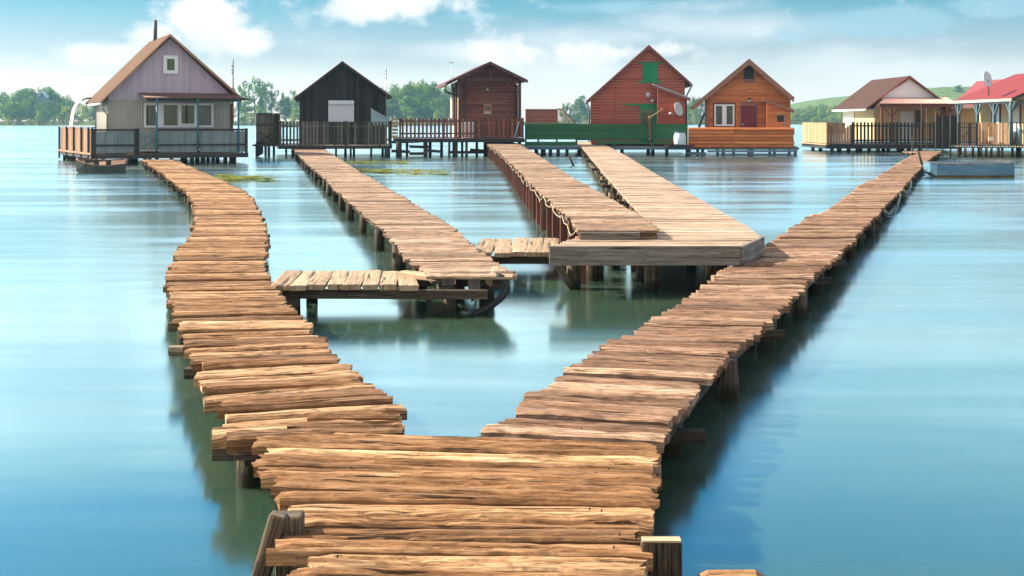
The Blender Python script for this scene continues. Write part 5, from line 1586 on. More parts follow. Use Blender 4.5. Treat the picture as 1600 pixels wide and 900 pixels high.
# ------------------------------------------------------------------ red gabled house behind the green fence
def red_house():
    d = 57.0
    f = Frame(1014, d, -4)
    e = thing('stilt_house', 'tall red boarded gable house with bright green shutters and door', 'house', f.p(0, 0, 0), 'lake houses on stilts')
    tl, zl = f.at(923, 156); tr, zr = f.at(1070, 126); rt, rz = f.at(1014, 73)
    zb = .5
    q = lambda px, py, o=0: f.at(px, py, o)
    sh0, sh1 = q(1004, 127), q(1028, 99.5)
    mb = MB(); gable_body(mb, f, tl, tr, zb, zl, zr, rt, rz - .05, 0, 5.2); mb.build('wall', M['cream'], e)
    mb = MB(); clad_h(mb, f, 0, tl, tr, zb, rz - .15, zl, zr, rt, rz - .05, .135, .024, .014); mb.build('front_cladding', M['red_board'], e)
    mb = MB(); fbox(mb, f, q(961, 0)[0], q(961.8, 0)[0], -.04, -.026, zb, q(0, 134)[1], 2); mb.build('joint_strip', M['red_trim'], e)
    el, ez = q(916, 160, -.3); er, ez2 = q(1080, 132, -.3); r2, rz2 = q(1014, 72.5, -.3)
    roof(f, e, r2, rz2, el, ez, er, ez2, -.3, 5.5, .05, 'rust_roof', 'red_trim', .13)
    tubepart(e, 'gutter', 'metal', [f.p(er + .02, -.35, ez2 - .02), f.p(er + .02, 5.4, ez2 - .02)], .06)
    tubepart(e, 'downpipe', 'metal', [f.p(er + .02, -.3, ez2 - .08), f.p(er - .1, -.28, ez2 - .3), f.p(tr + .06, -.1, ez2 - .55), f.p(tr + .06, -.1, .6)], .04)
    tubepart(e, 'gutter', 'metal', [f.p(el, -.3, ez - .03), f.p(el, 5.4, ez - .03)], .05)
    tubepart(e, 'downpipe', 'metal', [f.p(el, -.2, ez - .06), f.p(tl - .06, -.1, ez - .4), f.p(tl - .06, -.1, .6)], .04)
    # upper shutters
    (t0, z0), (t1, z1) = sh0, sh1
    s = MB(); tm = (t0 + t1) / 2
    fbox(s, f, t0, tm - .006, -.07, -.033, z0, z1, 2); fbox(s, f, tm + .006, t1, -.07, -.033, z0, z1, 2); sh = s.build('shutter', M['green_bright'], e)
    mb = MB(); fbox(mb, f, q(997, 0)[0], q(1035.5, 0)[0], -.09, -.034, z1 + .005, z1 + .075); fbox(mb, f, q(997, 0)[0], q(1035, 0)[0], -.09, -.034, z0 - .075, z0 - .005)
    mb.build('shutter_trim', M['green_bright'], sh)
    # door with a long lintel
    t0, z1 = q(1000, 165); t1, _ = q(1026.5, 0)
    mb = MB(); fbox(mb, f, t0, t1, -.075, -.034, zb, z1, 2); dr = mb.build('door', M['green_bright'], e)
    mb = MB(); fbox(mb, f, q(976, 0)[0], q(1026.5, 0)[0], -.09, -.034, z1 + .01, z1 + .08); mb.build('lintel', M['green_bright'], dr)
    mb = MB(); fbox(mb, f, t0 + .06, t1 - .2, -.09, -.078, zb, z1 - .35, 2); mb.build('door_panel', M['green_fence'], dr)
    # annex with its own little roof
    o = -.75
    a0, a1 = q(1027.5, 0, o)[0], q(1071, 0, o)[0]
    zA, zB = q(1027, 136, o)[1], q(1071, 152, o)[1]
    mb = MB(); mb.prism([f.p(a0, o, zb), f.p(a1, o, zb), f.p(a1, o, zB), f.p(a0, o, zA)], f.p(0, .70, 0) - f.p(0, 0, 0))
    clad_h(mb, f, o, a0, a1, zb, zA - .02, zA, zB, a0 + .001, zA + .001, .135, .024, .014); an = mb.build('annex', M['red_board'], e)
    mb = MB(); mb.prism([f.w(1020, 130.5, o - .15), f.w(1079, 152.5, o - .15), f.w(1079, 154.5, o - .15), f.w(1020, 132.5, o - .15)], f.p(0, .88, 0) - f.p(0, 0, 0)); mb.build('annex_roof', M['blue_sheet'], an)
    mb = MB(); mb.prism([f.w(1020, 132.5, o - .18), f.w(1079, 154.5, o - .18), f.w(1079, 158.5, o - .18), f.w(1020, 136.5, o - .18)], f.p(0, .03, 0) - f.p(0, 0, 0)); mb.build('annex_barge', M['red_trim'], an)
    # lamps
    p = f.w(1013, 148.5, -.05)
    mb = MB(); mb.tube([p, p + Vector((0, -.05, 0)), p + Vector((0, -.11, 0)), p + Vector((0, -.13, 0))], [.13, .13, .09, .02], 16)
    tag(mb.build('wall_lamp', M['dish'], smooth=True), 'round white wall lamp on the red gable front', 'lamp')
    p = f.w(1021, 158, -.12)
    lm = thing('flood_light', 'white flood light on a bracket above the green door', 'lamp', p)
    mb = MB(); mb.tube([p + Vector((-.10, -.06, .0)), p + Vector((.02, 0, .03))], [.09, .06], 12); mb.build('head', M['dish'], lm, smooth=True)
    tubepart(lm, 'bracket', 'metal', [p + Vector((.0, .0, .03)), p + Vector((.18, .08, .06)), p + Vector((.18, .12, -.06))], .03, 6)
    # satellite dish
    p = f.w(1061, 170, o - .25)
    ds = thing('satellite_dish', 'white satellite dish on the front of the red gabled house', 'satellite dish', p, 'satellite dishes')
    dish(ds, p, Vector((.72, -.69, .22)), .31)
    tubepart(ds, 'wall_bracket', 'metal', [p + Vector((.0, .05, -.05)), p + Vector((.08, .16, -.25)), f.w(1066, 178, o)], .025, 6)
    tubepart(ds, 'feed_arm', 'metal', [p + Vector((-.02, .02, -.33)), p + Vector((-.50, -.45, -.25))], .016, 6)
    pz = p + Vector((-.50, -.45, -.23)); mb = MB(); mb.tube([pz, pz + Vector((.10, .06, .03))], .05, 8); mb.build('receiver', M['dish'], ds, smooth=True)
    # deck
    zd_ = .40
    FL, FR, BR, BL = xy(819, 54.6), xy(1076, 54.6), xy(1063, 63), xy(812, 62)
    posts = [(xy(px, 54.8), .08) for px in (838, 848, 860, 872, 886, 940, 972, 1013, 1042, 1074)] + [(xy(px, 58), .08) for px in (850, 905, 960, 1020)]
    stilt_deck('stilt_deck', 'low dark deck behind the green fence of the red house', [FL, FR, BR, BL], zd_, .12, 'dark_trim', posts, edge=('blue_beam', .10))
    g = thing('board_fence', 'long green painted board fence in front of the red house', 'fence', (FL.x, FL.y, zd_), 'railings and fences of the lake houses')
    D = 54.4
    def hboards(mb, x0, x1, y0, y1, n, d_, th=.022):
        za, zb_ = zat(y1, d_), zat(y0, d_)
        h = (zb_ - za) / n
        for i in range(n):
            mb.box(((xy(x0, d_).x + xy(x1, d_).x) / 2, d_ + (.005 if i % 2 else -.005), za + (i + .5) * h), (xy(x1, d_).x - xy(x0, d_).x, th, h + .004), None, 0)
    for a_, b_, lo in ((820.5, 900.5, 218), (901, 959.5, 219), (960, 1020, 219), (1020.5, 1074, 219)):
        mb = MB(); hboards(mb, a_, b_, 193 if a_ < 899 else 194, lo, 6, D + random.uniform(-.01, .01)); mb.build('panel', M['green_fence'], g)
    mb = MB(); hboards(mb, 820.5, 900, 221.5, 227.5, 1, D); hboards(mb, 935, 1050, 221, 224.5, 1, D); mb.build('bottom_board', M['green_fence'], g)
    for px in (821.5, 841, 870, 900.7, 935, 960, 1020, 1073):
        mb = MB(); p = xy(px, D + .06); z0, z1 = zat(227, D), zat(194, D); mb.box((p.x, p.y, (z0 + z1) / 2), (.08, .07, z1 - z0), None, 2); mb.build('post', M['green_fence'], g)
    # reed screen and lattice above the left part of the fence
    s = thing('reed_screen', 'red brown reed screen with a sloping lattice end above the green fence', 'screen', (xy(850, D).x, D, 1.3))
    mb = MB(); hboards(mb, 821, 870.5, 170.5, 192.5, 9, D + .05, .03); mb.build('reed_mat', M['reed'], s)
    mb = MB()
    A, B, C_ = at(870.5, 170.5, D + .05), at(870.5, 192.5, D + .05), at(900, 192.5, D + .05)
    n = 10
    top = lambda x: A.z + (B.z - A.z) * max(0, (x - (A.x + .22))) / (C_.x - A.x - .22)
    W, Hh = C_.x - B.x, A.z - B.z
    for i in range(-n, 2 * n):
        for sgn in (1, -1):
            pts = []
            for t in np.linspace(0, 1, 30):
                x = B.x + W * t
                z = B.z + sgn * W * t + i * .11 + (0 if sgn > 0 else .0)
                if B.z <= z <= min(A.z, top(x)): pts.append(Vector((x, D + .05 + .012 * sgn, z)))
            if len(pts) >= 2: mb.beam(pts[0], pts[-1], .018, .028, up=(0, 1, 0))
    mb.build('lattice', M['pine'], s)
    mb = MB()
    mb.beam(A, A + Vector((.22, 0, 0)), .05, .05); mb.beam(A + Vector((.22, 0, 0)), C_, .05, .05, up=(0, 1, 0)); mb.beam(A, B, .05, .05, up=(0, 1, 0)); mb.build('frame', M['reed'], s)
    # sloping mesh guard in front of the door
    s = thing('lattice_guard', 'brown lattice stair guard sloping up in front of the green door', 'lattice', (xy(980, 55.6).x, 55.6, .5))
    mb = MB(); D2 = 55.6
    mb.beam(at(945, 193, D2), at(966, 172, D2), .03, .04, up=(0, 1, 0)); mb.beam(at(966, 172, D2), at(1020, 172, D2), .03, .04)
    mb.beam(at(1020, 172, D2), at(1000, 193, D2), .03, .04, up=(0, 1, 0)); mb.build('frame', M['red_trim'], s)
    mb = MB()
    for i in range(26):
        x = 947 + i * 2.6
        y0 = max(172, 193 - (x - 945))
        if x + (193 - y0) < 1021 + 21:
            mb.beam(at(x, 193, D2), at(min(1019, x + (193 - 172)), max(172, 193 - (min(1019, x + 21) - x)), D2), .010, .014, up=(0, 1, 0))
    mb.build('slats', M['red_trim'], s)
    # crank arm on a post
    D3 = 54.25
    c = thing('davit_post', 'brown post with a pale tilted arm standing at the green fence', 'post', (xy(1016, D3).x, D3, 0))
    mb = MB(); mb.beam(at(1016, 183, D3), at(1016, 226, D3), .10, .10, up=(0, 1, 0)); mb.build('shaft', M['post_brown'], c)
    tubepart(c, 'arm', 'pine', [at(1015.5, 183.5, D3 - .06), at(1034.5, 171, D3 - .06)], .024, 8)
    for px, py, r in ((1015.5, 183.5, .055), (1034.8, 170.8, .06)):
        p = at(px, py, D3 - .1); mb = MB()
        mb.tube([p + Vector((r * math.cos(a), 0, r * math.sin(a))) for a in np.linspace(0, 6.283, 15)], .02, 6); mb.build('pulley', M['pine'], c, smooth=True)
    tubepart(c, 'pulley', 'iron', [at(1014, 219, D3 - .09), at(1019, 219, D3 - .09)], .06, 8)
    # barrel
    p = xy(1058, 54.9)
    b = thing('water_barrel', 'pale plastic barrel standing on the deck at the right end of the green fence', 'barrel', (p.x, 54.05, zd_))
    zb0, zb1 = zat(226, 54.05), zat(207, 54.05)
    mb = MB(); hs = np.linspace(0, 1, 9)
    mb.tube([(p.x, 54.05, zb0 + (zb1 - zb0) * h) for h in hs], [.24, .26, .265, .285, .27, .285, .265, .255, .235], 20); mb.build('body', M['barrel'], b, smooth=True)
    mb = MB(); mb.tube([(p.x, 54.05, zb1 - .02), (p.x, 54.05, zb1 + .035)], .25, 20); mb.build('lid', M['blue_beam'], b)
    mb = MB(); mb.box((p.x, 54.2, zb0 - .06), (1.2, .9, .08)); mb.build('stand', M['dark_trim'], b)
def dish(e, c, n, r, sx=1.0):
    n = n.normalized()
    u = n.cross(Vector((0, 0, 1))).normalized(); v = u.cross(n)
    k, m = 6, 24
    vs, fs = [], []
    for lay, off in ((0, 0), (1, -.02)):
        for i in range(k + 1):
            rr = r * i / k
            for j in range(m):
                t = 2 * math.pi * j / m
                vs.append(c + u * rr * math.cos(t) + v * rr * 1.08 * math.sin(t) + n * (.16 * r * ((i / k) ** 2 - 1) + off))
    N = (k + 1) * m
    for lay in (0, 1):
        for i in range(k):
            for j in range(m):
                a = lay * N + i * m
                fs.append((a + j, a + (j + 1) % m, a + m + (j + 1) % m, a + m + j))
    for j in range(m):
        fs.append((k * m + j, k * m + (j + 1) % m, N + k * m + (j + 1) % m, N + k * m + j))
    mb = MB(); mb.raw(vs, fs, [(0, 0)] * sum(map(len, fs)), [.5] * len(fs))
    return mb.build('reflector', M['dish'], e, smooth=True)
red_house()

# ------------------------------------------------------------------ orange house
def orange_house():
    d = 56.0
    f = Frame(1170, d, -8)
    e = thing('stilt_house', 'orange log sided gable house with white window and wine red door', 'house', f.p(0, 0, 0), 'lake houses on stilts')
    q = lambda px, py, o=0: f.at(px, py, o)
    tl, zl = q(1104, 152.5); tr, zr = q(1235, 152.5); rt, rz = q(1170.5, 97)
    zb = .42
    mb = MB(); gable_body(mb, f, tl, tr, zb, zl, zr, rt, rz, 0, 4.6); mb.build('wall', M['brown_barge'], e)
    mb = MB()
    holes = [(q(1160.5, 0)[0], q(0, 131)[1], q(1179.5, 0)[0], q(0, 109)[1]), (q(1115, 0)[0], q(0, 198)[1], q(1148.5, 0)[0], q(0, 162)[1]), (q(1156, 0)[0], 0, q(1183, 0)[0], q(0, 164)[1])]
    clad_h(mb, f, 0, tl, tr, zb, rz - .1, zl, zr, rt, rz, .145, .035, .012, holes); mb.build('front_cladding', M['orange_log'], e)
    mb = MB(); z = q(0, 152.5)[1]; fbox(mb, f, tl - .02, tr + .02, -.07, -.042, z - .04, z + .04); mb.build('belt_board', M['orange_log'], e)
    for a_, b_ in ((1104, 1109), (1196.5, 1198.5), (1149.5, 1151.5)):
        mb = MB(); fbox(mb, f, q(a_, 0)[0], q(b_, 0)[0], -.062, -.042, zb, z - .05, 2); mb.build('corner_board', M['orange_log'], e)
    el, ez = q(1081, 169, -.5); er, ez2 = q(1240.5, 155, -.5); r2, rz2 = q(1170.5, 95, -.5)
    roof(f, e, r2, rz2, el, ez, er, ez2, -.5, 4.9, .07, 'brown_roof', 'brown_barge', .25)
    # windows and door
    t0, z0, t1, z1 = holes[0]
    window(e, f, -.02, t0, z0, t1, z1, 'brown_barge', .06, pane='dark_trim')
    t0, z0 = q(1116, 197); t1, z1 = q(1147.5, 163)
    tm = (t0 + t1) / 2
    w = window(e, f, -.02, t0, z0, t1, z1, 'white_paint', .075, [(tm - .10, tm + .10)])
    mb = MB()
    for s in ((t0 - .05, t1 + .05, z1 + .002, z1 + .05, 0), (t0 - .05, t1 + .05, z0 - .05, z0 - .002, 0), (t0 - .05, t0 - .002, z0, z1, 2), (t1 + .002, t1 + .05, z0, z1, 2)):
        fbox(mb, f, s[0], s[1], -.08, -.01, s[2], s[3], s[4])
    mb.build('casing', M['door_red'], w)
    t0, z1 = q(1158, 165.5); t1, _ = q(1182, 0)
    mb = MB(); fbox(mb, f, t0, t1, -.045, .0, zb, z1, 2); dr = mb.build('door', M['door_red'], e)
    mb = MB(); fbox(mb, f, t0 - .06, t0 - .003, -.075, .0, zb, z1 + .06, 2); fbox(mb, f, t1 + .003, t1 + .06, -.075, 0, zb, z1 + .06, 2); fbox(mb, f, t0 - .003, t1 + .003, -.075, 0, z1 + .003, z1 + .06); mb.build('door_frame', M['brown_barge'], dr)
    mb = MB(); fbox(mb, f, t0 + .10, t1 - .10, -.057, -.047, z1 - .85, z1 - .12, 2); mb.build('door_panel', M['door_red'], dr)
    p = f.w(1159.8, 195, -.07); tubepart(dr, 'handle', 'dish', [p + Vector((0, 0, .08)), p + Vector((0, -.03, 0)), p + Vector((.09, -.03, 0))], .018, 6)
    # lantern
    p = f.w(1171, 156.5, -.12)
    ln = thing('wall_lantern', 'small black wall lantern above the wine red door', 'lamp', p)
    mb = MB(); mb.tube([p - Vector((0, 0, .10)), p + Vector((0, 0, .03)), p + Vector((0, 0, .06)), p + Vector((0, 0, .11))], [.05, .075, .085, .02], 8); mb.build('housing', M['iron'], ln)
    mb = MB(); mb.tube([p - Vector((0, .01, .07)), p + Vector((0, -.01, .02))], [.054, .076], 8); mb.build('lantern_glass', M['dish'], ln)
    tubepart(ln, 'bracket', 'iron', [p + Vector((0, 0, .1)), p + Vector((0, .1, .12))], .015, 6)
    # annex on the right
    o = -.7
    a0, a1 = q(1198, 0, o)[0], q(1234.5, 0, o)[0]
    zA, zB = q(0, 159, o)[1], q(0, 172, o)[1]
    mb = MB(); mb.prism([f.p(a0, o, zb), f.p(a1, o, zb), f.p(a1, o, zB), f.p(a0, o, zA)], f.p(0, .66, 0) - f.p(0, 0, 0))
    clad_h(mb, f, o, a0, a1, zb, zA - .01, zA, zB, a0 + .001, zA + .001, .145, .03, .014); an = mb.build('annex', M['orange_log'], e)
    mb = MB(); mb.prism([f.w(1191.5, 154, o - .2), f.w(1241.5, 171.5, o - .2), f.w(1241.5, 175.5, o - .2), f.w(1191.5, 158, o - .2)], f.p(0, .85, 0) - f.p(0, 0, 0)); mb.build('annex_roof', M['brown_barge'], an)
    mb = MB(); t, zz = q(1219, 190, o); fbox(mb, f, t - .13, t + .16, o - .06, o - .032, zz, zz + .28); mb.build('hatch', M['dark_trim'], an)
    mb = MB(); 
    for s in ((t - .16, t + .19, zz + .285, zz + .31), (t + .165, t + .19, zz - .2, zz + .285)): fbox(mb, f, s[0], s[1], o - .10, o - .033, s[2], s[3])
    mb.build('hatch_frame', M['metal'], an)
    # deck and log rail
    zd_ = .38
    FL, FR, BR, BL = xy(1075, 54.6), xy(1247, 54.6), xy(1236, 61), xy(1070, 61)
    posts = [(xy(px, 54.8), .07) for px in (1077, 1098, 1121, 1146, 1175, 1203, 1233, 1243)] + [(xy(px, 57), .07) for px in (1090, 1130, 1170, 1210)]
    dk = stilt_deck('stilt_deck', 'low deck on blue grey steel beams under the orange house', [FL, FR, BR, BL], zd_, .10, 'dark_trim', posts, pmat='blue_beam', edge=('blue_beam', .09))
    mb = MB(); mb.beam(at(1073, 239.5, 54.4), at(1103, 240.5, 54.4), .10, .14); mb.beam(at(1105, 236.5, 54.4), at(1246, 236, 54.4), .08, .10); mb.beam(at(1121, 241.5, 54.5), at(1236, 241.5, 54.5), .08, .07); mb.build('beam', M['blue_beam'], dk)
    g = thing('log_rail', 'orange brown railing of stacked half logs in front of the orange house', 'railing', (FL.x, FL.y, zd_), 'railings and fences of the lake houses')
    D = 54.35
    n = 6
    za, zb_ = zat(231, D), zat(199.5, D)
    h = (zb_ - za) / n
    split = 1146.5
    for a_, b_ in ((1075.5, split), (split + .3, 1240)):
        mb = MB()
        for i in range(n):
            p0, p1 = xy(a_ + random.uniform(-1.2, 1.2) * (a_ < 1100), D), xy(b_ + random.uniform(-1.2, 1.2) * (b_ > 1200), D)
            z = za + (i + .5) * h
            c0 = Vector((p0.x, D, z)); c1 = Vector((p1.x, D, z))
            m = 5
            mb.tube([c0, c0.lerp(c1, .3) + Vector((0, random.uniform(-.01, .01), random.uniform(-.01, .01))), c0.lerp(c1, .7), c1], [h * .57 * random.uniform(.92, 1.05)] * 4, 8, wob=.06)
        mb.build('logs', M['orange_fence'], g)
    for px in (1077, 1146, 1238):
        mb = MB(); p = xy(px, D + .12); mb.box((p.x, p.y, (za + zb_) / 2), (.09, .08, zb_ - za), None, 2); mb.build('post', M['orange_fence'], g)
    mb = MB(); mb.beam(at(1092, 199, 55.4), at(1101, 176, 55.6), .10, .08, up=(0, 1, 0))
    tag(mb.build('leaning_plank', M['black_fence']), 'dark plank leaning beside the left wall of the orange house', 'plank')
orange_house()

# ------------------------------------------------------------------ cream house with brown roof and pink porch
def cream_house():
    d = 63.5
    f = Frame(1421, d, 0)
    e = thing('stilt_house', 'cream walled house with a dark brown roof and a red posted porch', 'house', f.p(0, 0, 0), 'lake houses on stilts')
    q = lambda px, py, o=0: f.at(px, py, o)
    tl, zl = q(1367, 165); tr, zr = q(1470, 165); rt, rz = q(1421, 122)
    zb = .5
    dep = 6.0
    mb = MB(); gable_body(mb, f, tl, tr, zb, zl, zr, rt, rz, 0, dep); mb.build('wall', M['yellow_wall'], e)
    mb = MB(); zg = q(0, 153)[1]; mb.prism([f.p(tl + .25, -.03, zg), f.p(tr - .25, -.03, zg), f.p(rt, -.03, rz - .06)], f.p(0, .026, 0) - f.p(0, 0, 0), (0, 0, 1)); gb = mb.build('gable_panel', M['white_paint'], e)
    mb = MB(); fbox(mb, f, rt - .02, rt + .02, -.045, -.032, zg, rz - .15, 2); fbox(mb, f, tl + .2, tr - .2, -.05, -.031, zg - .06, zg + .03); mb.build('gable_strip', M['white_paint'], gb)
    el, ez = q(1353, 171, -.3); er, ez2 = q(1489, 171, -.3); r2, rz2 = q(1421, 120, -.3)
    r = roof(f, e, r2, rz2, el, ez, er, ez2, -.3, dep + .3, .05, 'brown_roof', 'red_trim', .10, 20)
    tubepart(e, 'gutter', 'white_paint', [f.p(el + .02, -.3, ez - .02), f.p(el + .02, dep + .3, ez - .02)], .065)
    mb = MB(); mb.prism([f.p(el + .05, -.25, ez), f.p(el + .05, dep + .2, ez), f.p(tl, dep + .2, ez), f.p(tl, -.25, ez)], (0, 0, .03)); mb.build('soffit', M['white_paint'], e)
    # left wall panels
    mb = MB(); fbox(mb, f, tl - .03, tl - .002, .05, 3.6, zb, ez - .03, 2); mb.build('side_wall_panel', M['yellow_wall'], e)
    mb = MB(); fbox(mb, f, tl - .03, tl - .002, 3.7, dep, zb, ez - .03, 2); mb.build('side_wall_panel', M['cream'], e)
    mb = MB(); fbox(mb, f, tl - .045, tl - .0, 3.6, 3.7, zb, ez - .03, 2); mb.build('side_post', M['post_brown'], e)
    # front wall openings
    for a_, b_, y0, y1, mt in ((1407, 1427, 174, 226, 'white_paint'), (1430, 1444, 172, 200, 'glass')):
        mb = MB(); t0, t1 = q(a_, 0)[0], q(b_, 0)[0]; fbox(mb, f, t0, t1, -.03, -.003, max(zb, q(0, y1)[1]), q(0, y0)[1], 2); mb.build('door' if mt == 'white_paint' else 'window', M[mt], e)
    # porch roof
    o1 = -1.9
    ta, za = q(1383, 152.5, -.05); tb, zb2 = q(1462, 151, -.05)
    tc, zc = q(1373, 161.5, o1); td, zd = q(1497, 161.5, o1)
    nb = 34 * 4 + 1
    P = np.zeros((nb, 2, 3))
    for i in range(nb):
        k = i / (nb - 1); h = .018 * math.sin(i / 4 * 2 * math.pi)
        P[i, 0] = f.p(ta + (tb + .6 - ta) * k, -.05, za + h); P[i, 1] = f.p(tc + (td - tc) * k, o1, zc + h)
    mb = MB(); mb.sheet(P, .012, (0, 0, 1)); pr = mb.build('porch_roof', M['pink_roof'], e)
    mb = MB(); fbox(mb, f, tc + .05, td - .05, o1 + .10, o1 + .20, zc - .18, zc - .03); mb.build('porch_beam', M['post_brown'], pr)
    for px in (1378, 1393, 1442, 1480):
        t, _ = q(px, 0, o1 + .15)
        mb = MB(); fbox(mb, f, t - .05, t + .05, o1 + .10, o1 + .20, zb, zc - .18, 2)
        for s in (-1, 1):
            if (px in (1393, 1480) ) or s > 0 and px == 1442: mb.beam(f.p(t + s * .05, o1 + .15, zc - .62), f.p(t + s * .42, o1 + .15, zc - .2), .06, .06, up=(0, 1, 0))
        mb.build('porch_post', M['post_brown'], e)
    # deck
    zd_ = zat(225.5, 60.5)
    FL, FR, BR, BL = xy(1292, 60.8), xy(1496, 60.4), xy(1474, 68), xy(1254, 66.2)
    posts = [(xy(px, 61.0), .10) for px in (1300, 1312, 1326, 1340, 1358, 1372, 1388, 1404, 1420, 1436)] + [(xy(px, 63.7), .10) for px in (1270, 1282, 1310, 1345, 1380, 1410)]
    stilt_deck('stilt_deck', 'low dark deck under the cream house with the pink porch', [FL, FR, BR, BL], zd_, .16, 'dark_trim', posts, edge=('dark_trim', .22))
    mb = MB(); mb.beam(Vector((BL.x - .15, BL.y - .3, zd_ - .02)), Vector((FL.x, FL.y - .08, zd_ - .02)), .12, .04)
    g = thing('board_fence', 'pale sunlit board fence wrapping the left corner of the cream house', 'fence', (FL.x, FL.y, zd_), 'railings and fences of the lake houses')
    mb.build('kick_board', M['pine'], g)
    zt = zat(191.5, 63)
    mb = MB(); boards_line(mb, BL, FL, zd_ + .03, zt, .13, .006, .022, .012); mb.build('side_boards', M['pine'], g)
    A, B = FL + Vector((.02, .03, 0)), xy(1331, 60.7)
    mb = MB(); n = 9
    for i in range(n):
        k = (i + .5) / n
        p = A.lerp(B, k); top = zt - .05 - .28 * math.sin(math.pi * k) ** 1.2
        mb.box((p.x, p.y, (zd_ + .03 + top) / 2), ((B.x - A.x) / n - .008, .022, top - zd_ - .03), None, 2)
    mb.build('scalloped_boards', M['brown_fence'], g)
    mb = MB(); boards_line(mb, A + Vector((.0, 1.2, 0)), B + Vector((0, 1.2, 0)), zd_ + .5, zt + .01, .13, .006, .022, .012); mb.build('back_boards', M['pine'], g)
    g = thing('picket_fence', 'dark picket fence in front of the cream house', 'fence', (B.x, B.y, zd_), 'railings and fences of the lake houses')
    C_ = xy(1462, 60.5)
    zt2 = zat(191, 60.6)
    mb = MB(); boards_line(mb, B, C_, zd_ + .02, zt2, .10, .075, .022, .01); mb.build('pickets', M['black_fence'], g)
    mb = MB(); rail(mb, B, C_, zt2 - .18, .07, .035, -.03); rail(mb, B, C_, zd_ + .2, .07, .035, -.03); mb.build('rail', M['black_fence'], g)
    for px in (1332, 1400, 1461):
        mb = MB(); p = xy(px, 60.65); mb.box((p.x, p.y, (zd_ + zt2) / 2), (.08, .08, zt2 - zd_ + .06), None, 2); mb.build('post', M['black_fence'], g)
    g = thing('board_fence', 'tall black board fence panel between the cream house and the red roofed house', 'fence', (xy(1478, 54.1).x, 54.1, .3), 'railings and fences of the lake houses')
    mb = MB(); boards_line(mb, xy(1462, 54.15), xy(1495, 54.0), zat(227, 54.1), zat(183, 54.1), .12, .006, .025, .03); mb.build('boards', M['black_fence'], g)
    mb = MB(); p, p2 = xy(1462, 54.1), xy(1495, 53.95); rail(mb, p, p2, zat(181, 54), .05, .05); rail(mb, p, p2, zat(187, 54), .05, .05, .03); mb.build('rail', M['black_fence'], g)
cream_house()

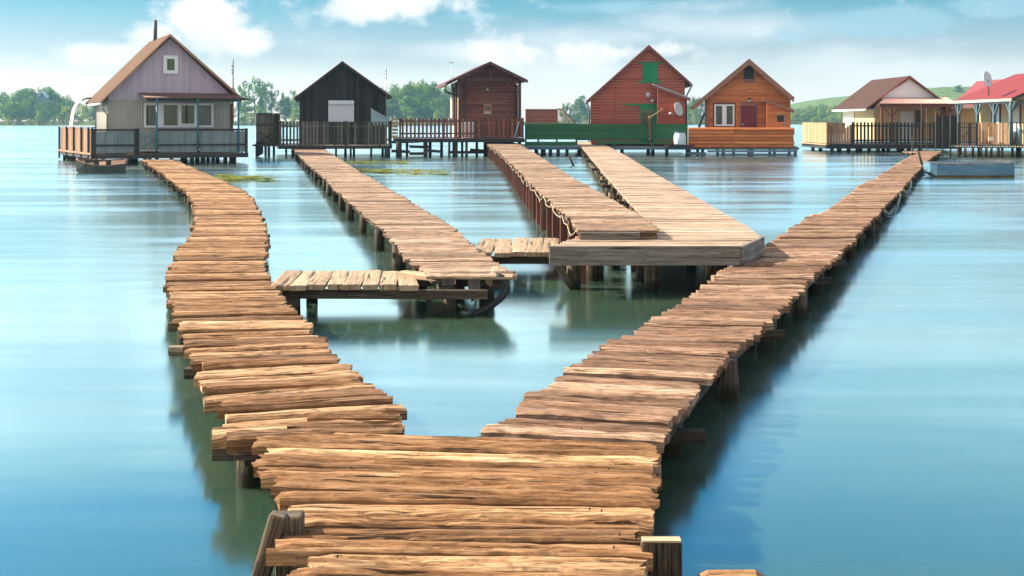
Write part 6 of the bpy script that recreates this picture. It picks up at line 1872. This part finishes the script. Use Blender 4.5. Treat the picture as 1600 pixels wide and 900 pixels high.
# ------------------------------------------------------------------ red roofed house at the right border
def red_roof_house():
    d = 53.5
    f = Frame(1577, d, 0)
    e = thing('stilt_house', 'yellow walled house with a red metal roof and a side veranda', 'house', f.p(0, 0, 0), 'lake houses on stilts')
    q = lambda px, py, o=0: f.at(px, py, o)
    dep = 6.6
    et, ez = q(1577, 155.5)
    rt, rz = et + 3.1, ez + 1.32
    wt = et + 1.35                                   # side wall set back behind the veranda
    zb = .45
    rt_w = rt
    mb = MB(); mb.prism([f.p(wt, .8, zb), f.p(wt + 3.6, .8, zb), f.p(wt + 3.6, .8, ez + .7), f.p(rt, .8, rz - .1), f.p(wt, .8, ez + .55)], f.p(0, dep - .2, 0) - f.p(0, 0, 0), (0, 0, 1)); mb.build('wall', M['yellow_wall'], e)
    mb = MB()
    z = zb
    while z < ez + .4:
        fbox(mb, f, wt - .025, wt - .003, .8, dep + .5, z, z + .13, 1); z += .137
    mb.build('side_cladding', M['yellow_wall'], e)
    for o_, w_, m_ in ((2.0, .9, 'cream'), (4.3, .9, 'white_paint')):
        mb = MB(); fbox(mb, f, wt - .06, wt - .028, o_, o_ + w_, zb + .05, ez - .2, 2); dr = mb.build('door', M[m_], e)
        mb = MB(); fbox(mb, f, wt - .075, wt - .029, o_ - .09, o_ - .003, zb + .05, ez - .12, 2); fbox(mb, f, wt - .075, wt - .029, o_ + w_ + .003, o_ + w_ + .09, zb + .05, ez - .12, 2); mb.build('door_frame', M['post_brown'], dr)
    # roof: left slope with ribs, right slope beyond the frame
    r = roof(f, e, rt, rz, et, ez, rt + 3.1, ez, -.25, dep + .35, .04, 'red_roof', 'dark_trim', .12, 18)
    mb = MB(); mb.prism([f.p(et + .1, -.06, ez + .02), f.p(rt + 2.9, -.06, ez + .02), f.p(rt, -.06, rz - .08)], f.p(0, .05, 0) - f.p(0, 0, 0), f.p(1, 0, 0) - f.p(0, 0, 0)); mb.build('gable_boards', M['pine'], e)
    tubepart(e, 'gutter', 'cream', [f.p(et, -.25, ez - .03), f.p(et, dep + .35, ez - .03)], .075)
    # veranda posts with Y braces along the left side, blue grey corner post
    for i, o_ in enumerate((.1, 1.9, 3.9, 6.3)):
        mb = MB()
        t = et + .10
        fbox(mb, f, t - .06, t + .06, o_ - .06, o_ + .06, .4, ez - .05, 2)
        for s in (-1, 1):
            mb.beam(f.p(t, o_ + s * .05, ez - .65), f.p(t, o_ + s * .5, ez - .1), .07, .07)
        if i == 0:
            mb.beam(f.p(t, o_, ez - .55), f.p(t + .5, o_, ez - .08), .08, .08, up=(0, 1, 0))
        mb.build('veranda_post', M['post_blue'], e)
    mb = MB(); fbox(mb, f, et + .04, et + .16, .1, dep + .2, ez - .16, ez - .05, 1); mb.build('veranda_beam', M['post_blue'], e)
    tubepart(e, 'downpipe', 'post_blue', [f.p(et, -.15, ez - .08), f.p(et + .02, -.12, ez - .3), f.p(et + .06, -.02, ez - .55), f.p(et + .06, -.02, .45)], .055)
    # pale red lower roof behind
    mb = MB()
    A, B, C_, D_ = at(1485, 167, 62), at(1526, 127, 66), at(1640, 118, 66), at(1640, 167, 62)
    mb.prism([A, B, C_, D_], (0, .1, -.06), (1, 0, 0)); br = mb.build('back_roof', M['pale_red_roof'], e)
    mb = MB(); mb.beam(A + Vector((0, -.06, -.03)), D_ + Vector((0, -.06, -.03)), .08, .10); mb.build('gutter', M['cream'], br)
    mb = MB(); mb.prism([Vector((A.x + .5, 62.4, .3)), Vector((D_.x, 62.4, .3)), Vector((D_.x, 62.4, A.z - .03)), Vector((A.x + .5, 62.4, A.z - .03))], (0, 3, 0), (0, 0, 1)); mb.build('back_wall', M['yellow_wall'], e)
    # dish on the roof
    p = at(1543.5, 123.5, 55)
    ds = thing('satellite_dish', 'large white satellite dish on the red metal roof', 'satellite dish', p, 'satellite dishes')
    dish(ds, p, Vector((.62, -.78, .2)), .34)
    tubepart(ds, 'mast', 'post_brown', [p + Vector((.05, .08, -.05)), p + Vector((.09, .12, -.75))], .03, 8)
    tubepart(ds, 'feed_arm', 'metal', [p + Vector((.02, .02, -.36)), p + Vector((-.30, -.25, -.12))], .015, 6)
    # deck
    zd_ = zat(227.5, 52.2)
    FL, FR, BR, BL = xy(1490, 53.6), xy(1680, 52.0), xy(1660, 60), xy(1480, 60)
    posts = [(xy(px, 53.0), .06) for px in (1497, 1508, 1520, 1533, 1541, 1549, 1560, 1566, 1582, 1594, 1606)] + [(xy(px, 56), .08) for px in (1500, 1530, 1560, 1590)]
    dk = stilt_deck('stilt_deck', 'deck with a dotted white edge under the red roofed house', [FL, FR, BR, BL], zd_, .12, 'dark_trim', posts, edge=('dark_trim', .10))
    mb = MB()
    for i in range(46):
        p = FL.lerp(FR, (i + .5) / 46)
        mb.box((p.x, p.y - .06, zd_ - .055), (.045, .03, .05))
    mb.build('joist_ends', M['cream'], dk)
    g = thing('board_fence', 'brown board fence on the deck below the red roof', 'fence', (xy(1552, 53.2).x, 53.2, zd_), 'railings and fences of the lake houses')
    z1 = zat(192, 53.2)
    P0, P1 = xy(1529, 53.5), xy(1575, 52.95)
    mb = MB(); boards_line(mb, P0, P1, zd_ + .03, z1, .11, .014, .022, .01); mb.build('boards', M['brown_fence'], g)
    for px in (1530, 1551, 1574):
        mb = MB(); p = xy(px, 53.5 - (px - 1529) * .012 + .07); mb.box((p.x, p.y, (zd_ + z1) / 2), (.07, .07, z1 - zd_ + .03), None, 2); mb.build('post', M['brown_fence'], g)
    mb = MB(); c = at(1548, 217, 53.15); mb.box((c.x, 53.12, c.z), (.24, .03, .16), None); mb.build('notice_board', M['cream'], g, bevel=.01)
    g = thing('metal_gate', 'black metal bar gate with a diagonal chain left of the brown board fence', 'gate', (xy(1513, 53.5).x, 53.5, zd_))
    mb = MB()
    G0, G1 = xy(1498, 53.6), xy(1528, 53.5)
    for z in (z1, z1 - .2, zd_ + .12): rail(mb, G0, G1, z, .025, .025)
    for k in np.linspace(0, 1, 11):
        p = G0.lerp(G1, k); mb.tube([(p.x, p.y, zd_ + .05), (p.x, p.y, z1)], .011, 5)
    mb.build('bars', M['iron'], g)
    for px in (1498, 1515.5, 1526):
        mb = MB(); p = xy(px, 53.52); mb.box((p.x, p.y, (zd_ + z1) / 2), (.09, .06, z1 - zd_ + .02), None, 2); mb.build('post', M['iron'], g)
    tubepart(g, 'chain', 'iron', [at(1504, 216, 53.45), at(1510, 209, 53.45), at(1516, 203, 53.45)], .02, 5)
    g = thing('porch_railing', 'black barred railing at the right edge of the deck below the red roof', 'railing', (xy(1590, 52.8).x, 52.8, zd_), 'railings and fences of the lake houses')
    mb = MB()
    for i in range(14):
        p = FL.lerp(FR, .5 + i * .035); mb.box((p.x, p.y + .1, (zd_ + z1) / 2), (.05, .04, z1 - zd_), None, 2)
    mb.build('bars', M['black_fence'], g)
    mb = MB(); rail(mb, FL.lerp(FR, .47), FR, z1, .05, .05, -.1); mb.build('rail', M['black_fence'], g)
    for px, c_, h_ in ((1591, 'blue_sheet', .75), (1585, 'post_blue', .6)):
        p = xy(px, 54.2); mb = MB(); mb.tube([(p.x, p.y, zd_), (p.x, p.y, zd_ + h_ * .9), (p.x, p.y, zd_ + h_)], [.16, .16, .10], 14)
        tag(mb.build('plastic_drum', M[c_], smooth=True), 'pale blue drum behind the black railing at the right border' if px == 1591 else 'dark blue grey drum behind the black railing beside the corner post', 'drum', 'drums on the right deck')
red_roof_house()

# ------------------------------------------------------------------ poles, boat and small things near the end of the long walk
def poles():
    items = [(1440, 241, 163, 53.6, .028, 'thin dark pole, leftmost in the row where the long boardwalk ends'), (1448, 233, 168, 54, .022, 'thin dark pole just right of the leftmost pole at the boardwalk end'),
             (1473, 231, 178, 53.8, .026, 'thin dark pole in front of the black fence panel'), (1485, 248, 176, 51.5, .036, 'thickest pole standing in the water right of the long boardwalk end'),
             (1426, 236, 214, 54.3, .04, 'short stake standing left of the long boardwalk end'), (1462, 232, 172, 54.2, .022, 'thin pole at the left edge of the black fence panel')]
    for px, y0, y1, d, r, lab in items:
        a, b = at(px, y0, d), at(px + random.uniform(-.6, .6), y1, d)
        a.z = -.5
        mb = MB(); mb.tube([a, a.lerp(b, .5), b], [r * 1.2, r, r * .9], 7, wob=.08)
        tag(mb.build('mooring_pole', M['post_dark'], smooth=True), lab, 'pole', 'poles at the end of the long boardwalk')
    p0, p1 = gp(1441, 258, ZD), at(1433, 231, gp(1441, 258, ZD).y)
    mb = MB(); mb.tube([p0, p1], .035, 7, wob=.1)
    tag(mb.build('leaning_stake', M['post_dark'], smooth=True), 'short stake leaning on the long boardwalk close to its far end', 'stake')
poles()
def metal_boat():
    c = gp(1522, 277, 0)
    d = c.y
    e = thing('metal_boat', 'blue grey metal punt with a blunt stern floating right of the long boardwalk', 'boat', (c.x, d, 0))
    x0, x1, xm = at(1455, 255, d).x, at(1589, 255, d).x, at(1561, 255, d).x
    zt = zat(255, d)
    wd = .95
    st = [(x0, .30, .14, zt + .01, .62), (x0 + .16, .38, .02, zt, .5), (x0 + .65, .44, -.08, zt - .015, .5), (x0 + 1.4, wd / 2, -.1, zt - .02, .5), (xm - .3, wd / 2, -.1, zt - .01, .5), (xm + .02, wd / 2 * .98, -.1, zt, .5), (x1, wd / 2 * .62, -.06, zt - .005, .5)]
    vs, fs = [], []
    for x, hw, zk, z1, _ in st:
        y = d + .35 + (.10 if x == x1 else 0)
        vs += [Vector((x, y - hw, z1)), Vector((x, y - hw, z1 - .07)), Vector((x, y - hw * .93, zk + .03)), Vector((x, y - hw * .7, zk)), Vector((x, y + hw * .7, zk)), Vector((x, y + hw * .93, zk + .03)), Vector((x, y + hw, z1 - .07)), Vector((x, y + hw, z1))]
    m = 8
    for i in range(len(st) - 1):
        for j in range(m - 1):
            fs.append((i * m + j, i * m + j + 1, (i + 1) * m + j + 1, (i + 1) * m + j))
    n = len(vs)
    fs += [tuple(range(m)), tuple(range(n - m, n))]
    mb = MB(); mb.raw(vs, fs, [(vs[i].x * 1.0, vs[i].z * 1.5 + vs[i].y) for f_ in fs for i in f_], [.5] * len(fs))
    h = mb.build('hull', M['boat_metal'], e)
    so = h.modifiers.new('solid', 'SOLIDIFY'); so.thickness = .012; so.offset = 0
    mb = MB()
    for k in (0, m - 1):
        for i in range(len(st) - 1):
            mb.tube([vs[i * m + k], vs[(i + 1) * m + k]], .022, 6)
    mb.tube([vs[0], vs[m - 1]], .022, 6); mb.tube([vs[n - m], vs[n - 1]], .022, 6)
    mb.build('gunwale', M['metal'], e)
    mb = MB()
    for i in range(1, len(st) - 1):
        a, b = vs[i * m + 2], vs[(i + 1) * m + 2]
        k = .012
        mb.prism([Vector((a.x, a.y - k, -.03)), Vector((b.x, b.y - k, -.03)), Vector((b.x, b.y - k, .055)), Vector((a.x, a.y - k, .06))], (0, -.006, 0))
    mb.build('waterline_stain', M['algae'], e)
    for x in (x0 + .8, xm - .5):
        mb = MB(); mb.box((x, d + .35, zt - .10), (.22, wd * .96, .025)); mb.build('seat', M['boat_metal'], e)
    for x in (x0 + .95, xm + .25):
        p = Vector((x, d + .35 - wd / 2 * .95, zt + .02)); mb = MB(); mb.tube([p, p + Vector((.12, 0, .015))], .03, 6); mb.build('cleat', M['metal'], e)
metal_boat()

# ------------------------------------------------------------------ haze
def haze():
    m, w = new_mat('lake_haze')
    v = w.n('ShaderNodeVolumePrincipled')
    v.inputs['Color'].default_value = (.42, .78, 1.0, 1)
    v.inputs['Density'].default_value = HAZE
    v.inputs['Anisotropy'].default_value = .3
    o = w.n('ShaderNodeOutputMaterial'); w.l(v.outputs[0], o.inputs['Volume'])
    mb = MB(); mb.box((60, 360, 11.5), (1500, 880, 33))
    tag(mb.build('haze', m), kind='stuff')
HAZE = .00034
if HAZE: haze()

for _o in bpy.data.objects:
    if '_org' in _o: del _o['_org']
